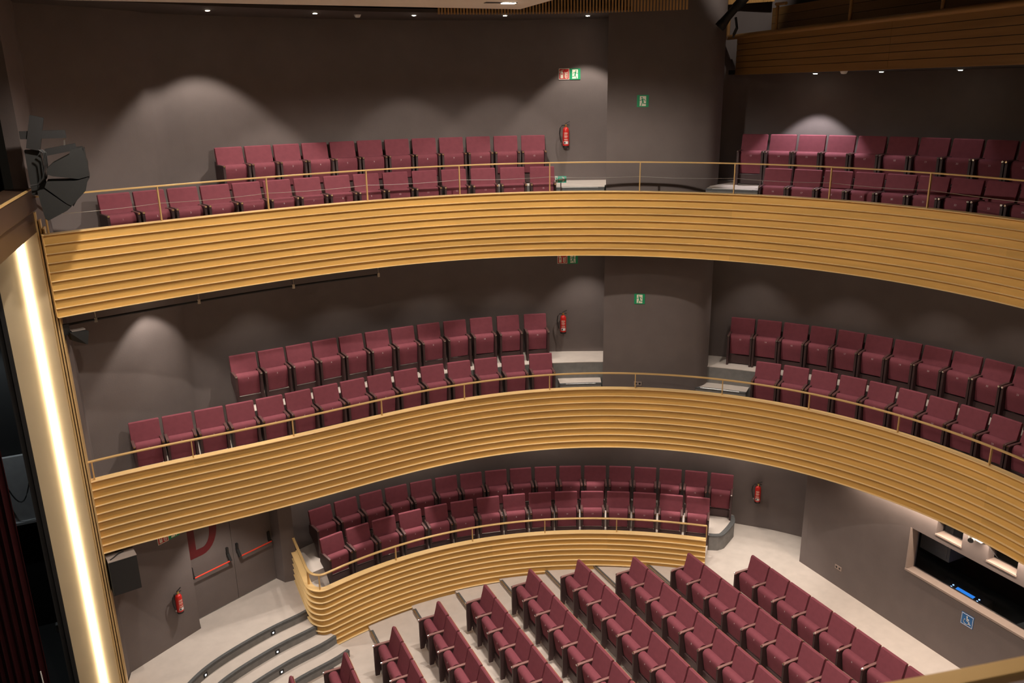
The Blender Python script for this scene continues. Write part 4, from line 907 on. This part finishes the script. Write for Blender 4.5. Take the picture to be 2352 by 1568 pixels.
# front rows of the balconies
for i, (px, pw) in enumerate((((420, 600), 50), ((640, 600), 50), ((900, 600), 50), ((1150, 600), 50), ((1780, 600), 36), ((2000, 600), 24), ((2200, 600), 22))):
    q = hit(offset(C2, -.75), azim(*px)); downlight(q[0], q[1], zs1, pw, 74, .6, '%s recessed downlight from the proscenium over the middle front row' % ORD[i], 'middle balcony front downlights')
zs0 = zh(H1['bot'])+.02
for i, (px, pw) in enumerate((((762, 1150), 110), ((940, 1110), 110), ((1165, 1050), 110), ((1355, 1050), 110), ((1575, 1050), 120))):
    q = hit(offset(C1, -1.15), azim(*px)); downlight(q[0], q[1], zs0, pw, 36, .5, '%s narrow downlight from the double door over the box front row' % ORD[i], 'side box spot downlights')
for i, (px, pw) in enumerate((((760, 1150), 30), ((980, 1110), 30), ((1250, 1050), 30), ((1500, 1050), 30), ((1700, 1090), 40))):  # unseen fill lamps added to lift the dark wall behind the box
    q = hit(offset(C1, -1.75), azim(*px)); downlight(q[0], q[1], zs0, pw, 146, .4, '%s wide downlight from the double door along the box back row' % ORD[i], 'side box wash downlights')
for x, y, pw, sz in ((1.0, 14.1, 100, 100), (10.95, 11.7, 110, 76)):
    downlight(x, y, zs0, pw, sz, .6, 'recessed downlight over the %s' % ('door landing' if x < 5 else 'back aisle beside the side box'), None)
downlight(BX+1.2, 8.6, ZT-.06, 14, 110, .5, 'dim work light under the control booth ceiling', None)  # added fill, as the pane keeps house light out of the booth
downlight(-2.6, 15.6, 6.2, 120, 80, .6, 'work light over the pale wing panel', None, target=(-2.8, 16.6, 3.0), color=(.86, .95, 1.0))  # cool lamp added out of view to brighten the wing panel
# booth wall washer
e = empty('wall_washer', (BX-.12, 7.6, zh(7.03)), 0, 'linear wall washer hidden under the middle balcony over the booth', 'light strip')
on(e, MB((BX-.12, 7.6, zh(7.03))).box((BX-.14, 5.1, zh(7.03)), (BX-.10, 10.1, zh(7.01))), 'housing', 'steel')
al = bpy.data.lights.new('washer', 'AREA'); al.shape = 'RECTANGLE'; al.size = 5.0; al.size_y = .03; al.energy = 50; al.color = (1, .82, .66)
ao = bpy.data.objects.new('washer_light', al); COL.objects.link(ao); ao.location = (0, 0, -.012); ao.rotation_euler = (0, 0, math.pi/2); ao.parent = e
# house lights in and above the suspended panel
for x, y, pw, nm, sz, bl in ((.4, 11.0, 520, 'far stage', 148, .6), (5.2, 11.0, 950, 'far back', 158, .35), (.6, 7.2, 420, 'centre stage', 148, .6), (5.0, 7.2, 420, 'centre back', 126, .5), (.6, 3.6, 560, 'near stage', 148, .6), (5.0, 3.6, 420, 'near back', 124, .5)):
    downlight(x, y, zs-.002, pw, sz, bl, 'recessed house light in the white ceiling panel, %s part' % nm, 'house lights', r=.09, rad=.09)
for x, y, pw, nm in ((5.5, 9.2, 1500, 'far side'), (5.5, 5.6, 1500, 'near side')):
    downlight(x, y, zs-.002, pw, 68, .35, 'narrow stalls light in the white ceiling panel, %s' % nm, 'stalls lights in the ceiling panel', r=.09, rad=.09, target=(x+.5, y, 0))
# visible slot light near the panel corner
q = pc((1150, 6), -1.2); e = empty('slot_light', (q[0], q[1], zs), math.radians(-8), 'adjustable slot light recessed near the ceiling panel corner', 'downlight')
on(e, MB().box((-.24, -.07, -.006), (.24, .07, .01)), 'slot', 'rubber'); on(e, MB().box((.02, -.05, -.012), (.22, .05, -.004)), 'lens', 'lamp')
